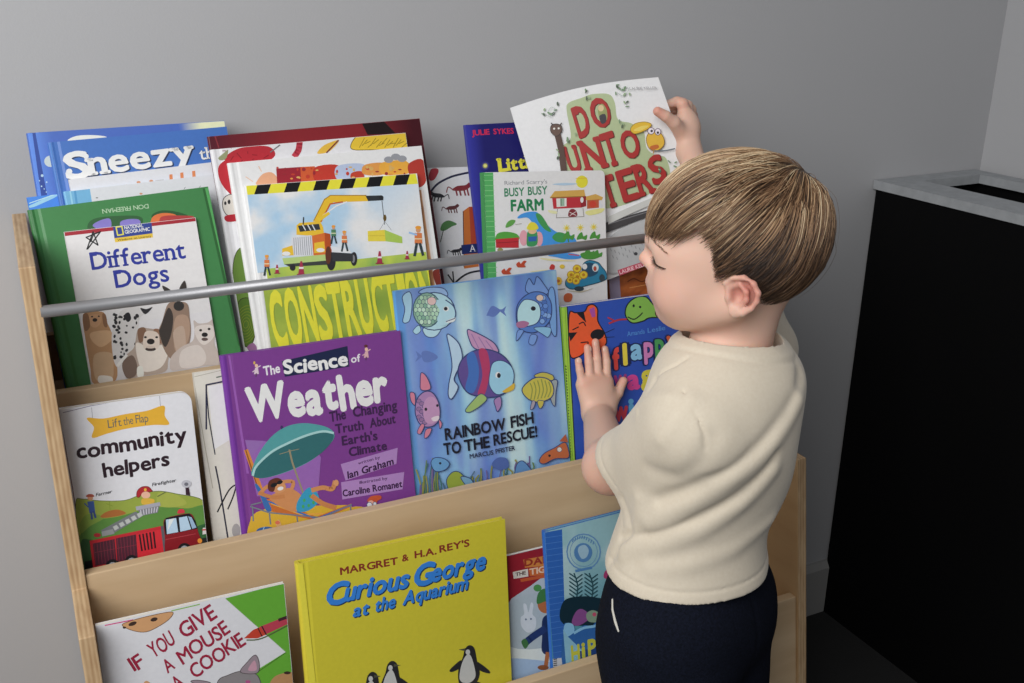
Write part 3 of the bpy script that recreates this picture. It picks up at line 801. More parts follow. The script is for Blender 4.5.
b.poly([(640, 188), (690, 186), (690, 226), (642, 230)], '#d9dccf'); b.poly([(658, 186), (680, 186), (680, 224), (660, 226)], '#8fae98'); b.line([(664, 190), (664, 222)], 3, '#5f6a58')
b.ell(765, 195, 8, 14, '#e6e0d6')
b.poly([(785, 178), (832, 166), (868, 182), (862, 196), (785, 196)], '#caa04e'); b.poly([(790, 196), (850, 192), (850, 232), (790, 238)], '#b4593a'); b.ell(818, 215, 18, 16, '#c2402f'); b.poly([(848, 196), (866, 220), (862, 236), (848, 236)], '#cfd2d6')
b.poly([(646, 240), (760, 234), (775, 276), (640, 282)], '#dfe0e2'); b.line([(646, 240), (640, 282), (775, 276), (770, 236)], 3, '#8a8580'); b.smooth([(700, 276), (703, 248), (720, 238), (738, 250), (740, 274)], '#7c2c34'); b.line([(705, 255), (736, 270)], 3, '#d9d0cc'); b.line([(735, 252), (706, 272)], 3, '#d9d0cc')
b.smooth([(785, 250), (870, 235), (860, 256), (800, 270)], '#e2d48a'); b.smooth([(600, 245), (640, 250), (640, 262), (610, 258)], '#e6dca8')
# stream and banks
b.smooth([(452, 285), (462, 268), (500, 254), (548, 256), (580, 300), (640, 350), (720, 372), (735, 420), (640, 440), (560, 430), (560, 380), (530, 320), (500, 282)], '#3f8fd6')
b.blob([(540, 262), (565, 268), (600, 320), (615, 350), (585, 340), (552, 300)], '#3f9150'); b.blob([(620, 375), (650, 352), (690, 366), (680, 400), (640, 398)], '#3f9150')
b.line([(690, 345), (700, 400)], 6, '#3c7d3a')
for x, y, k in ((700, 370, 1), (765, 372, .9), (828, 368, .9), (800, 450, .9), (842, 456, .8)):
    b.smooth([(x - 28 * k, y + 18 * k), (x - 18 * k, y - 10 * k), (x, y - 22 * k), (x + 8 * k, y), (x + 28 * k, y - 8 * k), (x + 22 * k, y + 20 * k), (x, y + 14 * k)], '#4a8f3c')
for x, y in ((690, 332), (757, 330), (822, 327)):
    for q in range(4): b.ell(x, y, 20, 3, '#e4cf6a', q * 45, n=8)
    b.ell(x, y, 7, 7, '#d9b93c', n=8)
b.smooth([(393, 330), (400, 305), (420, 292), (440, 296), (425, 318)], '#5c9a48'); b.line([(440, 315), (470, 310)], 3, '#a8a59c')
b.blob([(345, 372), (360, 355), (400, 350), (448, 362), (452, 390), (350, 395)], '#4f9a3c'); b.poly([(344, 386), (456, 378), (456, 428), (346, 428)], '#b62b34'); b.line([(346, 405), (455, 398)], 3, '#7c1f28'); b.ell(366, 440, 14, 12, '#8f8a58')
b.ell(480, 380, 20, 38, '#dd9aa5'); b.ell(556, 385, 18, 36, '#dd9aa5'); b.smooth([(500, 350), (520, 342), (545, 352), (545, 412), (500, 420), (495, 385)], '#3c8f58'); b.poly([(502, 375), (545, 372), (542, 395), (505, 398)], '#2f5fa8')
b.ell(522, 348, 20, 13, '#e0b48a'); b.smooth([(495, 335), (512, 305), (538, 308), (552, 334), (525, 342)], '#e6cb35')
b.smooth([(600, 465), (680, 452), (750, 462), (755, 480), (690, 484), (640, 474)], '#3f8fd6'); b.line([(700, 460), (750, 466)], 5, '#c24a4a'); b.smooth([(760, 455), (820, 448), (860, 465), (820, 484), (770, 480)], '#4a8f3c')
b.smooth([(560, 478), (640, 484), (740, 492), (640, 494), (580, 486)], '#dccf9a')
for x, y in ((470, 508), (398, 542)):
    b.blob([(x - 26, y), (x - 12, y - 12), (x - 4, y - 2), (x + 10, y - 16), (x + 24, y - 14), (x + 14, y + 2), (x + 20, y + 14), (x - 6, y + 16), (x - 20, y + 14)], '#b9482c')
b.smooth([(608, 520), (618, 508), (632, 516), (628, 534), (608, 534)], '#bb3a34'); b.ell(668, 520, 13, 11, '#d9b93c', n=8); b.ell(650, 590, 18, 20, '#e0b038', n=9); b.ell(650, 590, 8, 8, '#b86a24', n=8)
b.smooth([(510, 545), (560, 538), (600, 535), (560, 548)], '#d9cf9e')
# little truck
b.blob([(684, 596), (700, 575), (760, 565), (770, 510), (800, 490), (842, 500), (860, 520), (882, 550), (878, 585), (780, 615), (720, 630), (690, 618)], '#2b7da0', '#1d4658', 4)
b.blob([(765, 545), (770, 512), (798, 500), (830, 512), (842, 550), (800, 570)], '#274b66'); b.ell(778, 520, 12, 14, '#d8dde2'); b.ell(830, 525, 16, 20, '#c8d4da'); b.ell(828, 530, 8, 12, '#b04a3a')
for x, y, r in ((712, 560, 20), (740, 530, 20), (742, 570, 22), (772, 560, 20), (706, 585, 16), (735, 590, 18)):
    b.ell(x, y, r, r * .95, '#e6bb2c', n=10, line='#a87a1c', w=3); b.ell(x, y, r * .4, r * .4, '#b57c20', n=8)
b.ell(862, 575, 14, 18, '#37474f'); b.ell(750, 628, 24, 12, '#2e4049'); b.smooth([(690, 636), (760, 640), (820, 625), (760, 646)], '#b8b098'); b.line([(640, 632), (680, 628)], 4, '#8a8478')
b.blob([(675, 665), (690, 650), (712, 652), (718, 668), (708, 690), (680, 690)], '#c2623a')
b.done()

# ================= middle tier =================
b = book('board_book', 'white community helpers board book with red fire truck and yellow banner', 1.040, 0.2, (59.5, 409.5), 0, 0, MID, th=0.011, kind='board', base='#cfcfd4', TR=(190.5, 391.3), corner=0.0115, group=GM)
b.Z = (50, 385, 6.206)
b.line([(80, 172), (250, 130), (540, 80), (810, 40)], 4, '#6a6480'); b.line([(60, 170), (80, 300), (140, 640), (180, 900)], 5, '#6a3d44')
b.line([(258, 140), (264, 205)], 3, '#8a8a92'); b.line([(680, 66), (686, 140)], 3, '#8a8a92')
b.smooth([(228, 205), (330, 208), (470, 180), (600, 160), (706, 128), (712, 190), (738, 245), (640, 248), (480, 270), (360, 300), (262, 328), (272, 262)], '#d2a12c')
b.text('Lift', (362, 268), (446, 253), 52, '#5c5f5c', bold=0.0); b.text('the', (458, 250), (518, 240), 50, '#5c5f5c', bold=0.0); b.text('Flap', (534, 237), (612, 228), 52, '#5c5f5c', bold=0.0)
b.text('community', (172, 458), (850, 348), 92, '#2a1a22', bold=0.045, bounce=0.03)
b.text('helpers', (336, 575), (742, 498), 88, '#2a1a22', bold=0.045, bounce=0.03)
b.Z = (60, 470, 5.689)
b.blob([(90, 182), (130, 165), (230, 175), (370, 172), (470, 135), (560, 120), (660, 135), (815, 175), (825, 300), (200, 420), (110, 380)], '#8b9a3e', '#4a5424', 3)
b.smooth([(110, 380), (200, 290), (330, 265), (520, 215), (640, 212), (730, 218), (825, 205), (830, 330), (500, 460), (130, 500)], '#55823a')
b.smooth([(560, 130), (660, 140), (720, 190), (640, 212), (560, 200)], '#9aa347'); b.smooth([(115, 300), (160, 250), (250, 270), (170, 320), (120, 360)], '#78923c')
b.smooth([(120, 410), (200, 400), (500, 450), (840, 300), (850, 440), (150, 580)], '#2f5c33'); b.poly([(140, 520), (600, 430), (850, 380), (870, 500), (140, 640)], '#1c2224')
b.blob([(230, 262), (270, 235), (330, 225), (375, 245), (330, 262), (250, 272)], '#a0622f'); b.line([(280, 180), (285, 225)], 4, '#7a8a2c'); b.line([(262, 190), (300, 205)], 4, '#7a8a2c')
b.ell(172, 158, 16, 15, '#c08a6a'); b.smooth([(148, 152), (160, 138), (185, 138), (194, 152)], '#9a4a3a'); b.poly([(155, 180), (192, 176), (200, 240), (168, 246)], '#39528e'); b.line([(178, 240), (182, 278)], 12, '#33477c'); b.line([(192, 236), (202, 270)], 12, '#33477c'); b.line([(140, 190), (160, 210)], 7, '#39528e')
b.text('Farmer', (204, 150), (295, 130), 18, '#26262a', bold=0.02, shear=.2); b.text('Firefighter', (524, 92), (660, 66), 18, '#26262a', bold=0.02, shear=.2)
b.blob([(436, 148), (440, 118), (465, 96), (500, 94), (520, 112), (522, 122), (470, 132), (450, 155)], '#a3262f', '#5c1a1f', 3); b.ell(485, 112, 8, 9, '#d9a93a'); b.ell(488, 142, 26, 20, '#d9a890'); b.smooth([(465, 165), (500, 160), (535, 168), (530, 190), (470, 196)], '#c9a23a'); b.line([(555, 150), (600, 126)], 6, '#5f6a3a')
b.poly([(430, 208), (568, 182), (572, 202), (434, 230)], '#9b9ba6'); b.poly([(445, 228), (565, 204), (556, 242), (455, 262)], '#77777f')
for k in range(7): b.line([(458 + k * 16, 228 - k * 3), (464 + k * 14, 256 - k * 3)], 5, '#c0c0c8')
b.poly([(228, 345), (430, 236), (470, 262), (300, 362)], '#6f7276')
for k in range(5): b.poly([(300 + k * 34, 322 - k * 18), (322 + k * 34, 311 - k * 18), (336 + k * 34, 330 - k * 18), (312 + k * 34, 344 - k * 18)], '#aeb2b0')
b.poly([(235, 350), (300, 335), (310, 362), (240, 378)], '#8a8d90'); b.ell(212, 370, 20, 12, '#a2262f')
b.poly([(168, 402), (575, 318), (600, 480), (200, 560), (188, 556)], '#b3222d'); b.poly([(186, 418), (310, 392), (322, 520), (200, 545)], '#4a2230'); b.poly([(318, 388), (432, 366), (442, 500), (326, 522)], '#4a2230')
for k in range(7): b.line([(192 + k * 18, 416 - k * 3.6), (204 + k * 18, 538 - k * 3.6)], 3, '#7c2a3c')
for k in range(6): b.line([(326 + k * 18, 388 - k * 3.6), (338 + k * 17, 515 - k * 3.6)], 3, '#7c2a3c')
b.line([(190, 470), (435, 425)], 3, '#7c2a3c'); b.poly([(432, 366), (575, 336), (598, 476), (444, 502)], '#c12631')
for k in range(5): b.line([(452 + k * 20, 368 - k * 4), (466 + k * 19, 458 - k * 4)], 10, '#2f151b')
b.poly([(572, 320), (592, 316), (608, 478), (592, 482)], '#54565c')
b.blob([(588, 300), (600, 276), (640, 262), (735, 246), (765, 280), (785, 350), (800, 420), (700, 455), (605, 478), (596, 380)], '#7e1620'); b.poly([(590, 300), (602, 272), (735, 246), (768, 285), (782, 332), (600, 368)], '#17181c')
b.poly([(602, 282), (660, 272), (672, 352), (608, 364)], '#a8c2da'); b.poly([(676, 270), (722, 262), (745, 336), (684, 350)], '#a8c2da'); b.poly([(728, 262), (748, 268), (776, 326), (752, 334)], '#8ba6c2'); b.poly([(620, 280), (650, 275), (612, 345)], '#cfdfec')
b.blob([(668, 246), (676, 224), (700, 222), (708, 242)], '#c33340'); b.ell(795, 402, 13, 14, '#e0872c'); b.line([(600, 395), (770, 362)], 3, '#b0404a')
for x, y, r in ((300, 548, 42), (408, 522, 40), (708, 452, 38)): b.ell(x, y, r, r, '#1a1b1f'); b.ell(x, y, r * .6, r * .6, '#9ea4aa'); b.ell(x, y, r * .3, r * .3, '#5a5e64')
b.poly([(712, 80), (728, 78), (740, 145), (715, 140)], '#35202c'); b.ell(718, 78, 28, 22, '#b2b2ba'); b.ell(718, 80, 12, 10, '#6a6a74'); b.line([(800, 330), (840, 290)], 4, '#2f5c33')
b.poly([(812, 328), (828, 326), (834, 362), (810, 366)], '#c8c2c0'); b.line([(810, 340), (832, 338)], 8, '#b23a3a')
b.done()
b = book('picture_book', 'worn white cover with black line drawing, squeezed behind the purple weather book', 1.0535, 0.2, (193, 373.5), 0.20, -0.6, MID, th=0.007, kind='paper', base='#cdc9bf', group=GM)
b.Z = (50, 265, 4.876)
b.line([(762, 800), (762, 585), (860, 565)], 8, '#2c2c44'); b.poly([(770, 592), (860, 574), (960, 800), (800, 900)], '#d5d4d4')
b.line([(705, 545), (850, 510)], 3, '#a59f92'); b.line([(812, 548), (845, 540)], 6, '#5c6a5c')
b.Z = (60, 470, 5.689)
b.line([(885, -20), (905, 80), (930, 230), (958, 405)], 9, '#2c2c3c')
b.line([(896, 238), (930, 170), (965, 110), (1000, 88), (985, 150), (955, 222)], 8, '#1d1d22', True)
b.ell(1002, 345, 24, 40, '#9d9a98')
b.Z = (50, 385, 6.206); b.line([(968, 0), (985, 200), (1024, 430)], 7, '#2c2c3c'); b.line([(900, 20), (965, 400), (1010, 640)], 5, '#a8a294')
b.done()
b = book('picture_book', 'purple hardcover titled The Science of Weather with teal parasol and sunbather', 1.040, 0.2, (221.2, 356.2), 0, 0, MID, th=0.010, base='#743a85', spine='#6c3290', TR=(400.2, 330.6), group=GM)
b.Z = (210, 330, 4.876)
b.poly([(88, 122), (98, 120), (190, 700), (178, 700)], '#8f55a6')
b.poly([(350, 152), (670, 78), (680, 178), (365, 228)], '#1c2444')
b.text('The', (264, 222), (342, 208), 44, '#d4d0da', bold=0.05, bounce=0.03); b.text('Science', (364, 216), (672, 172), 66, '#dcdbe2', bold=0.06, bounce=0.04); b.text('of', (690, 160), (734, 152), 36, '#d4d0da', bold=0.04)
b.text('Weather', (196, 450), (868, 345), 164, '#dcdbe2', bold=0.075, bounce=0.035)
for x, y, c in ((226, 192, '#cdb8c4'), (762, 112, '#c9a0a4')):
    b.poly([(x - 12, y + 24), (x - 6, y - 8), (x + 8, y - 8), (x + 12, y + 22)], c); b.ell(x, y - 18, 8, 9, '#d8b09a'); b.line([(x, y - 6), (x + 20, y - 18)], 5, c); b.line([(x, y), (x - 18, y + 12)], 5, c); b.line([(x, y + 20), (x - 2, y + 34)], 6, '#5a3a5c')
b.ell(760, 78, 9, 7, '#5a2c2c'); b.ell(216, 160, 5, 8, '#caa44c')
D_ = '#3a2048'
b.text('The', (586, 448), (662, 432), 48, D_, bold=0.05); b.text('Changing', (700, 424), (912, 388), 48, D_, bold=0.05)
b.text('Truth', (614, 504), (748, 484), 44, D_, bold=0.05); b.text('About', (782, 476), (904, 452), 44, D_, bold=0.05)
b.text("Earth's", (646, 562), (816, 534), 44, D_, bold=0.05); b.text('Climate', (680, 616), (862, 582), 42, D_, bold=0.05)
b.Z = (220, 410, 4.876)
b.poly([(588, 264), (866, 184), (860, 262), (612, 344)], '#a07ab4'); b.poly([(590, 352), (898, 302), (890, 386), (596, 436)], '#a07ab4')
b.text('written by', (674, 266), (780, 236), 14, '#4a2a58', bold=0.03); b.text('Ian Graham', (624, 334), (846, 264), 34, '#33193f', bold=0.05)
b.text('illustrated by', (680, 360), (816, 338), 14, '#4a2a58', bold=0.03); b.text('Caroline Romanet', (600, 422), (888, 374), 32, '#33193f', bold=0.05)
b.poly([(122, 146), (210, 150), (470, 200), (492, 230), (478, 410), (180, 420)], '#8c5ea6'); b.poly([(122, 146), (212, 152), (150, 230)], '#8a64a4')
b.poly([(116, 196), (136, 190), (230, 440), (205, 450)], '#c97f35'); b.line([(125, 195), (190, 400)], 6, '#8a5222')
b.blob([(160, 322), (155, 290), (190, 210), (250, 130), (320, 82), (400, 64), (480, 72), (530, 88), (555, 112), (548, 150), (480, 220), (400, 270), (300, 310), (210, 332)], '#4c9396')
b.smooth([(160, 322), (170, 280), (250, 210), (330, 165), (420, 125), (500, 105), (552, 118), (540, 160), (480, 220), (400, 268), (300, 308), (210, 332)], '#2f6468')
b.line([(160, 318), (178, 272), (250, 205), (330, 162), (420, 124), (500, 104), (552, 112)], 11, '#9cc4c4', True)
b.line([(338, 195), (352, 255), (406, 408)], 9, '#8c8268'); b.line([(340, 200), (290, 215)], 3, '#8c8268'); b.line([(340, 200), (385, 190)], 3, '#8c8268'); b.ell(300, 84, 6, 9, '#3a2f5c')
b.smooth([(140, 560), (200, 490), (400, 520), (520, 520), (660, 470), (740, 500), (500, 560), (300, 610), (150, 640)], '#caa32e')
b.poly([(150, 520), (240, 470), (640, 462), (648, 505), (400, 548), (180, 610), (140, 620)], '#c9a22d')
b.poly([(210, 435), (250, 432), (470, 520), (640, 455), (640, 470), (480, 540), (250, 495)], '#b9652b'); b.line([(250, 455), (400, 510), (500, 505)], 9, '#d29a3c'); b.line([(235, 445), (470, 530), (640, 462)], 8, '#3c69a8'); b.smooth([(170, 365), (190, 372), (250, 480), (225, 490), (195, 420)], '#3566a4')
b.line([(148, 470), (240, 500), (500, 525), (640, 460)], 7, '#6f7480'); b.line([(152, 462), (200, 450)], 7, '#6f7480'); b.line([(158, 470), (162, 540)], 7, '#6f7480'); b.line([(240, 500), (246, 556)], 7, '#6f7480'); b.line([(375, 520), (380, 562)], 7, '#6f7480'); b.line([(636, 470), (638, 508)], 7, '#6f7480')
b.blob([(280, 400), (340, 380), (400, 420), (410, 470), (370, 495), (310, 480), (240, 430)], '#c08252'); b.blob([(380, 440), (430, 378), (470, 400), (482, 445), (430, 490), (375, 492)], '#2f8fb4'); 
for x, y in ((410, 440), (440, 420), (455, 450), (405, 470), (432, 465)): b.ell(x, y, 7, 9, '#3d9a5a', n=8)
b.line([(450, 390), (500, 378), (545, 384), (560, 350)], 22, '#c08252', True); b.line([(450, 420), (500, 455), (560, 475)], 24, '#b87848', True); b.ell(566, 355, 12, 16, '#c98e60')
b.line([(200, 400), (240, 370), (290, 410)], 18, '#c08252', True); b.line([(300, 350), (355, 350), (345, 395)], 18, '#c08252', True); b.line([(190, 405), (260, 425), (310, 420)], 18, '#b87848', True)
b.ell(285, 375, 36, 30, '#c58a5c'); b.blob([(232, 375), (240, 345), (275, 330), (300, 342), (275, 360), (262, 395), (240, 395)], '#5a2e22'); b.ell(262, 365, 17, 10, '#1c1c22', -20); b.ell(291, 352, 15, 9, '#1c1c22', -20); b.line([(250, 372), (300, 350)], 4, '#1c1c22'); b.ell(294, 382, 15, 9, '#e0dcd6', -15)
b.blob([(175, 600), (185, 578), (225, 568), (258, 575), (240, 592), (200, 606)], '#2f5f9a'); b.line([(190, 600), (248, 578)], 5, '#9cc0da'); b.line([(200, 606), (215, 570)], 4, '#9cc0da'); b.poly([(268, 545), (288, 532), (305, 575), (280, 586)], '#c9a06a'); b.ell(280, 548, 12, 9, '#c96a50')
b.ell(740, 462, 22, 26, '#d8a08c'); b.smooth([(715, 445), (735, 420), (780, 416), (785, 432), (765, 446), (768, 480), (758, 462), (740, 440)], '#b9502f'); b.ell(728, 462, 13, 13, '#cfd3da', n=12, line='#4a5a7a', w=3); b.ell(754, 458, 9, 11, '#cfd3da', n=12, line='#4a5a7a', w=3); b.smooth([(720, 490), (755, 482), (770, 520), (720, 530)], '#c25a3a')
b.done()

b = book('picture_book', 'watery blue fish hardcover titled Rainbow Fish to the Rescue beside the purple book', 1.045, 0.2, (394.8, 291.3), 0, 0, MID, th=0.009, base='#6fa3d8', spine='#5a9ad4', TR=(556.2, 270.0), group=GM)
def water(u, v):
    a = fbm(u * 5.5, v * 0.9, 3, 3); c = fbm(u * 7, v * 2.2, 3, 8); g = fbm(u * 3, v * 1.6, 3, 12)
    col = mix(ink('#5f86c8'), ink('#93c2e2'), min(1, max(0, .5 + 1.5 * a)))
    col = mix(col, ink('#6a68bc'), min(.38, max(0, .12 + .9 * c)))
    col = mix(col, ink('#bcd9e6'), min(.8, max(0, 1.8 * a - .2 + .4 * g)))
    col = mix(col, ink('#79b8bf'), min(.5, max(0, .8 * g)))
    if v < .2: col = mix(col, ink('#33587f'), (.2 - v) * 2.6 * (0.5 + .6 * a))
    if u < .05: col = mix(col, ink('#4f93d2'), .6)
    return col
b.wash(water, 60, 80)
LN = '#31406e'
def scalefish(cx, cy, rx, ry, body, cols, rows, ang, seed, line=LN, sr=1.0):
    """rounded fish flank with overlapping round scales"""
    b.ell(cx, cy, rx, ry, body, ang, line=line, w=5)
    rr = random.Random(seed); ca, sa = math.cos(math.radians(ang)), math.sin(math.radians(ang))
    st = 0.30 * sr
    for j in range(-4, 5):
        for i in range(5, -6, -1):
            x, y = (i + (j % 2) * .5) * st, j * st * .86
            if x * x + y * y > .74: continue
            px, py = x * rx, y * ry
            b.ell(cx + px * ca - py * sa, cy + px * sa + py * ca, rx * st * .56, ry * st * .56, rr.choice(cols), n=10, line=line, w=2.2)
b.Z = (390, 260, 4.876)
for x, y, k, f in ((505, 250, 1, -1), (190, 470, 1.05, 1)):
    b.smooth([(x - 40 * k * f * -1, y - 4), (x + 10 * f * k, y - 30 * k), (x - 20 * f * k, y - 22 * k), (x - 38 * f * k, y), (x - 30 * f * k, y + 28 * k), (x + 5 * f * k, y + 22 * k)][::1], '#5a74b2') if False else b.smooth([(x - 34 * k, y + 18 * k * -f), (x - 8, y - 26 * k), (x + 30 * k, y - 10 * k), (x + 40 * k, y + 8 * k * f), (x + 5, y + 26 * k), (x - 26 * k, y + 22 * k)], '#5a72b0')
    b.poly([(x - 30 * k * f, y), (x - 62 * k * f, y - 26 * k), (x - 52 * k * f, y + 2), (x - 64 * k * f, y + 26 * k)], '#5a72b0')
# pale green fish, upper left
b.blob([(60, 180), (95, 155), (108, 200), (100, 280), (85, 305), (62, 300), (72, 240)], '#9cc3dc', LN, 4); b.blob([(140, 160), (180, 135), (260, 138), (280, 175), (220, 170)], '#8fb0d8', LN, 4); b.blob([(165, 330), (250, 320), (232, 365), (200, 378), (170, 365)], '#a9cbdc', LN, 4); b.blob([(112, 345), (140, 318), (150, 345), (128, 362)], '#a0c8dc', LN, 3)
b.ell(215, 250, 102, 92, '#a8cde0', 0, line=LN, w=5)
scalefish(180, 243, 68, 84, '#86ac98', ['#8fb89c', '#a9cbb0', '#7ba590', '#b9d4c0', '#9ab8a0'], 0, 0, 3, '#3f5a6c', .9)
b.smooth([(215, 200), (270, 195), (310, 225), (318, 270), (290, 305), (250, 320), (228, 290), (240, 245)], '#a6cbe4'); b.line([(270, 195), (308, 225), (318, 272), (290, 308)], 5, LN, True); b.ell(272, 238, 14, 12, '#dfe6e8'); b.ell(270, 237, 9, 9, '#20232e'); b.smooth([(270, 298), (315, 280), (312, 298), (282, 306)], '#cfd6da'); b.line([(272, 300), (315, 284)], 4, LN); b.ell(202, 200, 22, 20, '#d6b8b4', n=12, line=LN, w=2)
# blue fish, upper right
b.blob([(660, 150), (675, 90), (700, 120), (715, 80), (750, 120), (770, 160), (720, 175)], '#6f92cc', LN, 4); b.blob([(770, 160), (800, 150), (810, 360), (780, 330)], '#6d98cc', LN, 4)
b.blob([(618, 225), (650, 180), (700, 155), (755, 165), (785, 215), (780, 290), (740, 335), (690, 355), (630, 335), (614, 290)], '#4f76ba', LN, 5)
b.blob([(700, 330), (780, 330), (770, 375), (740, 360)], '#7fb0d0', LN, 3); b.blob([(615, 395), (620, 345), (650, 345)], '#6f92cc', LN, 3); b.blob([(675, 405), (685, 365), (715, 370), (700, 412)], '#6f92cc', LN, 3)
rr = random.Random(11)
for k in range(16):
    b.ell(rr.uniform(715, 772), rr.uniform(180, 320), 13, 13, rr.choice(['#5f86c8', '#4a6cb0', '#7aa0d4']), n=9, line=LN, w=2)
b.blob([(622, 235), (650, 195), (690, 195), (722, 215), (732, 262), (715, 305), (670, 322), (630, 320), (618, 285)], '#a9cfe8', LN, 4); b.ell(696, 236, 12, 11, '#23252e'); b.smooth([(615, 305), (650, 296), (676, 308), (655, 328), (620, 328)], '#a06a8e'); b.ell(728, 184, 18, 16, '#d0b8a8', n=10, line=LN, w=2)
# larger plain tropical fish in the middle: broad stripes, forked tail
b.blob([(275, 365), (300, 372), (335, 410), (350, 470), (335, 520), (310, 580), (330, 620), (300, 675), (282, 660), (285, 600), (300, 520), (290, 440)], '#a9c3dc', LN, 5)
b.blob([(375, 340), (410, 350), (470, 380), (510, 410), (525, 450), (470, 445), (410, 430), (385, 390)], '#b48aae', LN, 5)
for x0, y0, x1, y1 in ((395, 360, 430, 430), (430, 375, 465, 432), (465, 392, 500, 438)): b.line([(x0, y0), (x1, y1)], 4, '#8c6a9c')
b.blob([(330, 560), (345, 490), (400, 445), (470, 435), (540, 460), (585, 510), (600, 570), (585, 625), (520, 665), (440, 665), (370, 640)], '#5a4a8a', LN, 6)
b.smooth([(372, 470), (405, 448), (430, 520), (425, 600), (400, 648), (365, 625), (380, 550)], '#3f6ab0'); b.smooth([(430, 442), (468, 440), (485, 520), (475, 600), (455, 660), (425, 655), (448, 560)], '#a83a62')
b.blob([(500, 500), (545, 490), (590, 520), (602, 575), (580, 630), (520, 655), (482, 610), (485, 545)], '#8fc0e4', LN, 4)
b.ell(524, 560, 13, 15, '#e8ecee'); b.ell(528, 562, 9, 12, '#1d1f28'); b.smooth([(545, 640), (580, 615), (604, 600), (600, 630), (565, 645)], '#c9a83a')
b.Z = (390, 370, 4.876)
b.blob([(365, 195), (400, 150), (440, 115), (470, 140), (430, 180), (385, 205)], '#93b06a', LN, 4); b.blob([(505, 145), (535, 130), (540, 170), (522, 202), (512, 180)], '#9c7aac', LN, 4)
# pink fish left
b.blob([(145, 60), (150, 12), (178, 35), (195, 90), (150, 96)], '#c4788e', LN, 4); b.blob([(95, 110), (118, 115), (120, 170), (100, 150)], '#c4788e', LN, 4)
b.blob([(120, 200), (130, 140), (165, 105), (205, 110), (235, 160), (240, 230), (210, 270), (165, 275), (135, 250)], '#a07aa8', LN, 5)
for k in range(9): b.ell(138 + (k % 3) * 14, 150 + k * 13, 12, 11, '#8c6a94', n=9, line=LN, w=2)
b.blob([(160, 170), (185, 130), (220, 140), (238, 190), (232, 240), (195, 262), (165, 240)], '#b48ab0'); b.ell(172, 190, 7, 8, '#23252e'); b.ell(228, 172, 6, 7, '#23252e'); b.smooth([(200, 232), (235, 222), (232, 244), (208, 248)], '#cfc2cc')
b.blob([(165, 330), (172, 290), (200, 285), (185, 320)], '#c4788e', LN, 3); b.blob([(130, 300), (150, 262), (165, 270), (145, 310)], '#c4788e', LN, 3); b.blob([(235, 240), (250, 260), (240, 285)], '#c4788e', LN, 3)
# yellow fish right
b.blob([(780, 60), (812, 50), (805, 110), (800, 175), (780, 140)], '#8f9a9c', LN, 4); b.blob([(700, 30), (740, 10), (790, 25), (785, 50)], '#b4ab4c', LN, 4)
b.blob([(640, 100), (660, 65), (710, 35), (770, 45), (795, 90), (780, 135), (720, 155), (670, 140)], '#b9b049', LN, 5)
for k in range(6): b.line([(680 + k * 18, 45 + abs(k - 3) * 6), (690 + k * 18, 95), (682 + k * 17, 145 - k * 3)], 5, '#7f8a44', True)
b.blob([(680, 190), (690, 150), (705, 155), (695, 185)], '#9a93a0', LN, 3); b.blob([(725, 185), (715, 150), (745, 150), (740, 175)], '#b4ab4c', LN, 3)
b.text('RAINBOW', (268, 340), (560, 288), 56, '#1a1d2c', bold=0.045); b.text('FISH', (588, 280), (696, 256), 54, '#1a1d2c', bold=0.045)
b.text('TO', (262, 412), (344, 400), 56, '#1a1d2c', bold=0.045); b.text('THE', (362, 394), (482, 374), 54, '#1a1d2c', bold=0.045); b.text('RESCUE!', (504, 366), (714, 322), 52, '#1a1d2c', bold=0.045)
b.text('MARCUS', (386, 430), (500, 410), 22, '#2a2f4c', bold=0.03); b.text('PFISTER', (512, 406), (606, 388), 22, '#2a2f4c', bold=0.03)
rr = random.Random(21)
for k in range(60):
    x = rr.uniform(130, 400) if k % 3 else rr.uniform(420, 700); y = 640 - (x - 130) * .27
    h_ = rr.uniform(60, 200) if x < 260 else rr.uniform(20, 80)
    b.line([(x, y), (x + rr.uniform(-14, 14), y - h_ * .5), (x + rr.uniform(-10, 10), y - h_)], rr.uniform(4, 9), rr.choice(['#5f7a4a', '#7f8240', '#46647c', '#6a5a8a', '#3f6a68', '#8a8a4a']), True)
b.blob([(195, 450), (215, 425), (260, 430), (285, 455), (262, 485), (215, 490)], '#5f92c0', LN, 4); b.ell(240, 452, 6, 6, '#23252e'); b.blob([(270, 540), (300, 495), (340, 500), (372, 560), (300, 600)], '#8a9a3a', LN, 4); b.blob([(340, 520), (385, 525), (405, 560), (380, 575)], '#6f9ab8', LN, 4)
b.blob([(490, 460), (520, 425), (565, 430), (572, 470), (530, 485)], '#4a62a0'); b.blob([(608, 520), (612, 460), (640, 440), (672, 470), (690, 505)], '#5a86b8', LN, 4)
b.blob([(722, 440), (745, 405), (800, 375), (845, 350), (862, 380), (864, 425), (800, 430), (745, 455)], '#b4623c', LN, 4); b.ell(772, 415, 6, 6, '#23252e'); b.ell(820, 385, 12, 12, '#cfc8c0', n=10, line=LN, w=2); b.poly([(820, 345), (850, 310), (862, 350)], '#a8583a')
b.done()

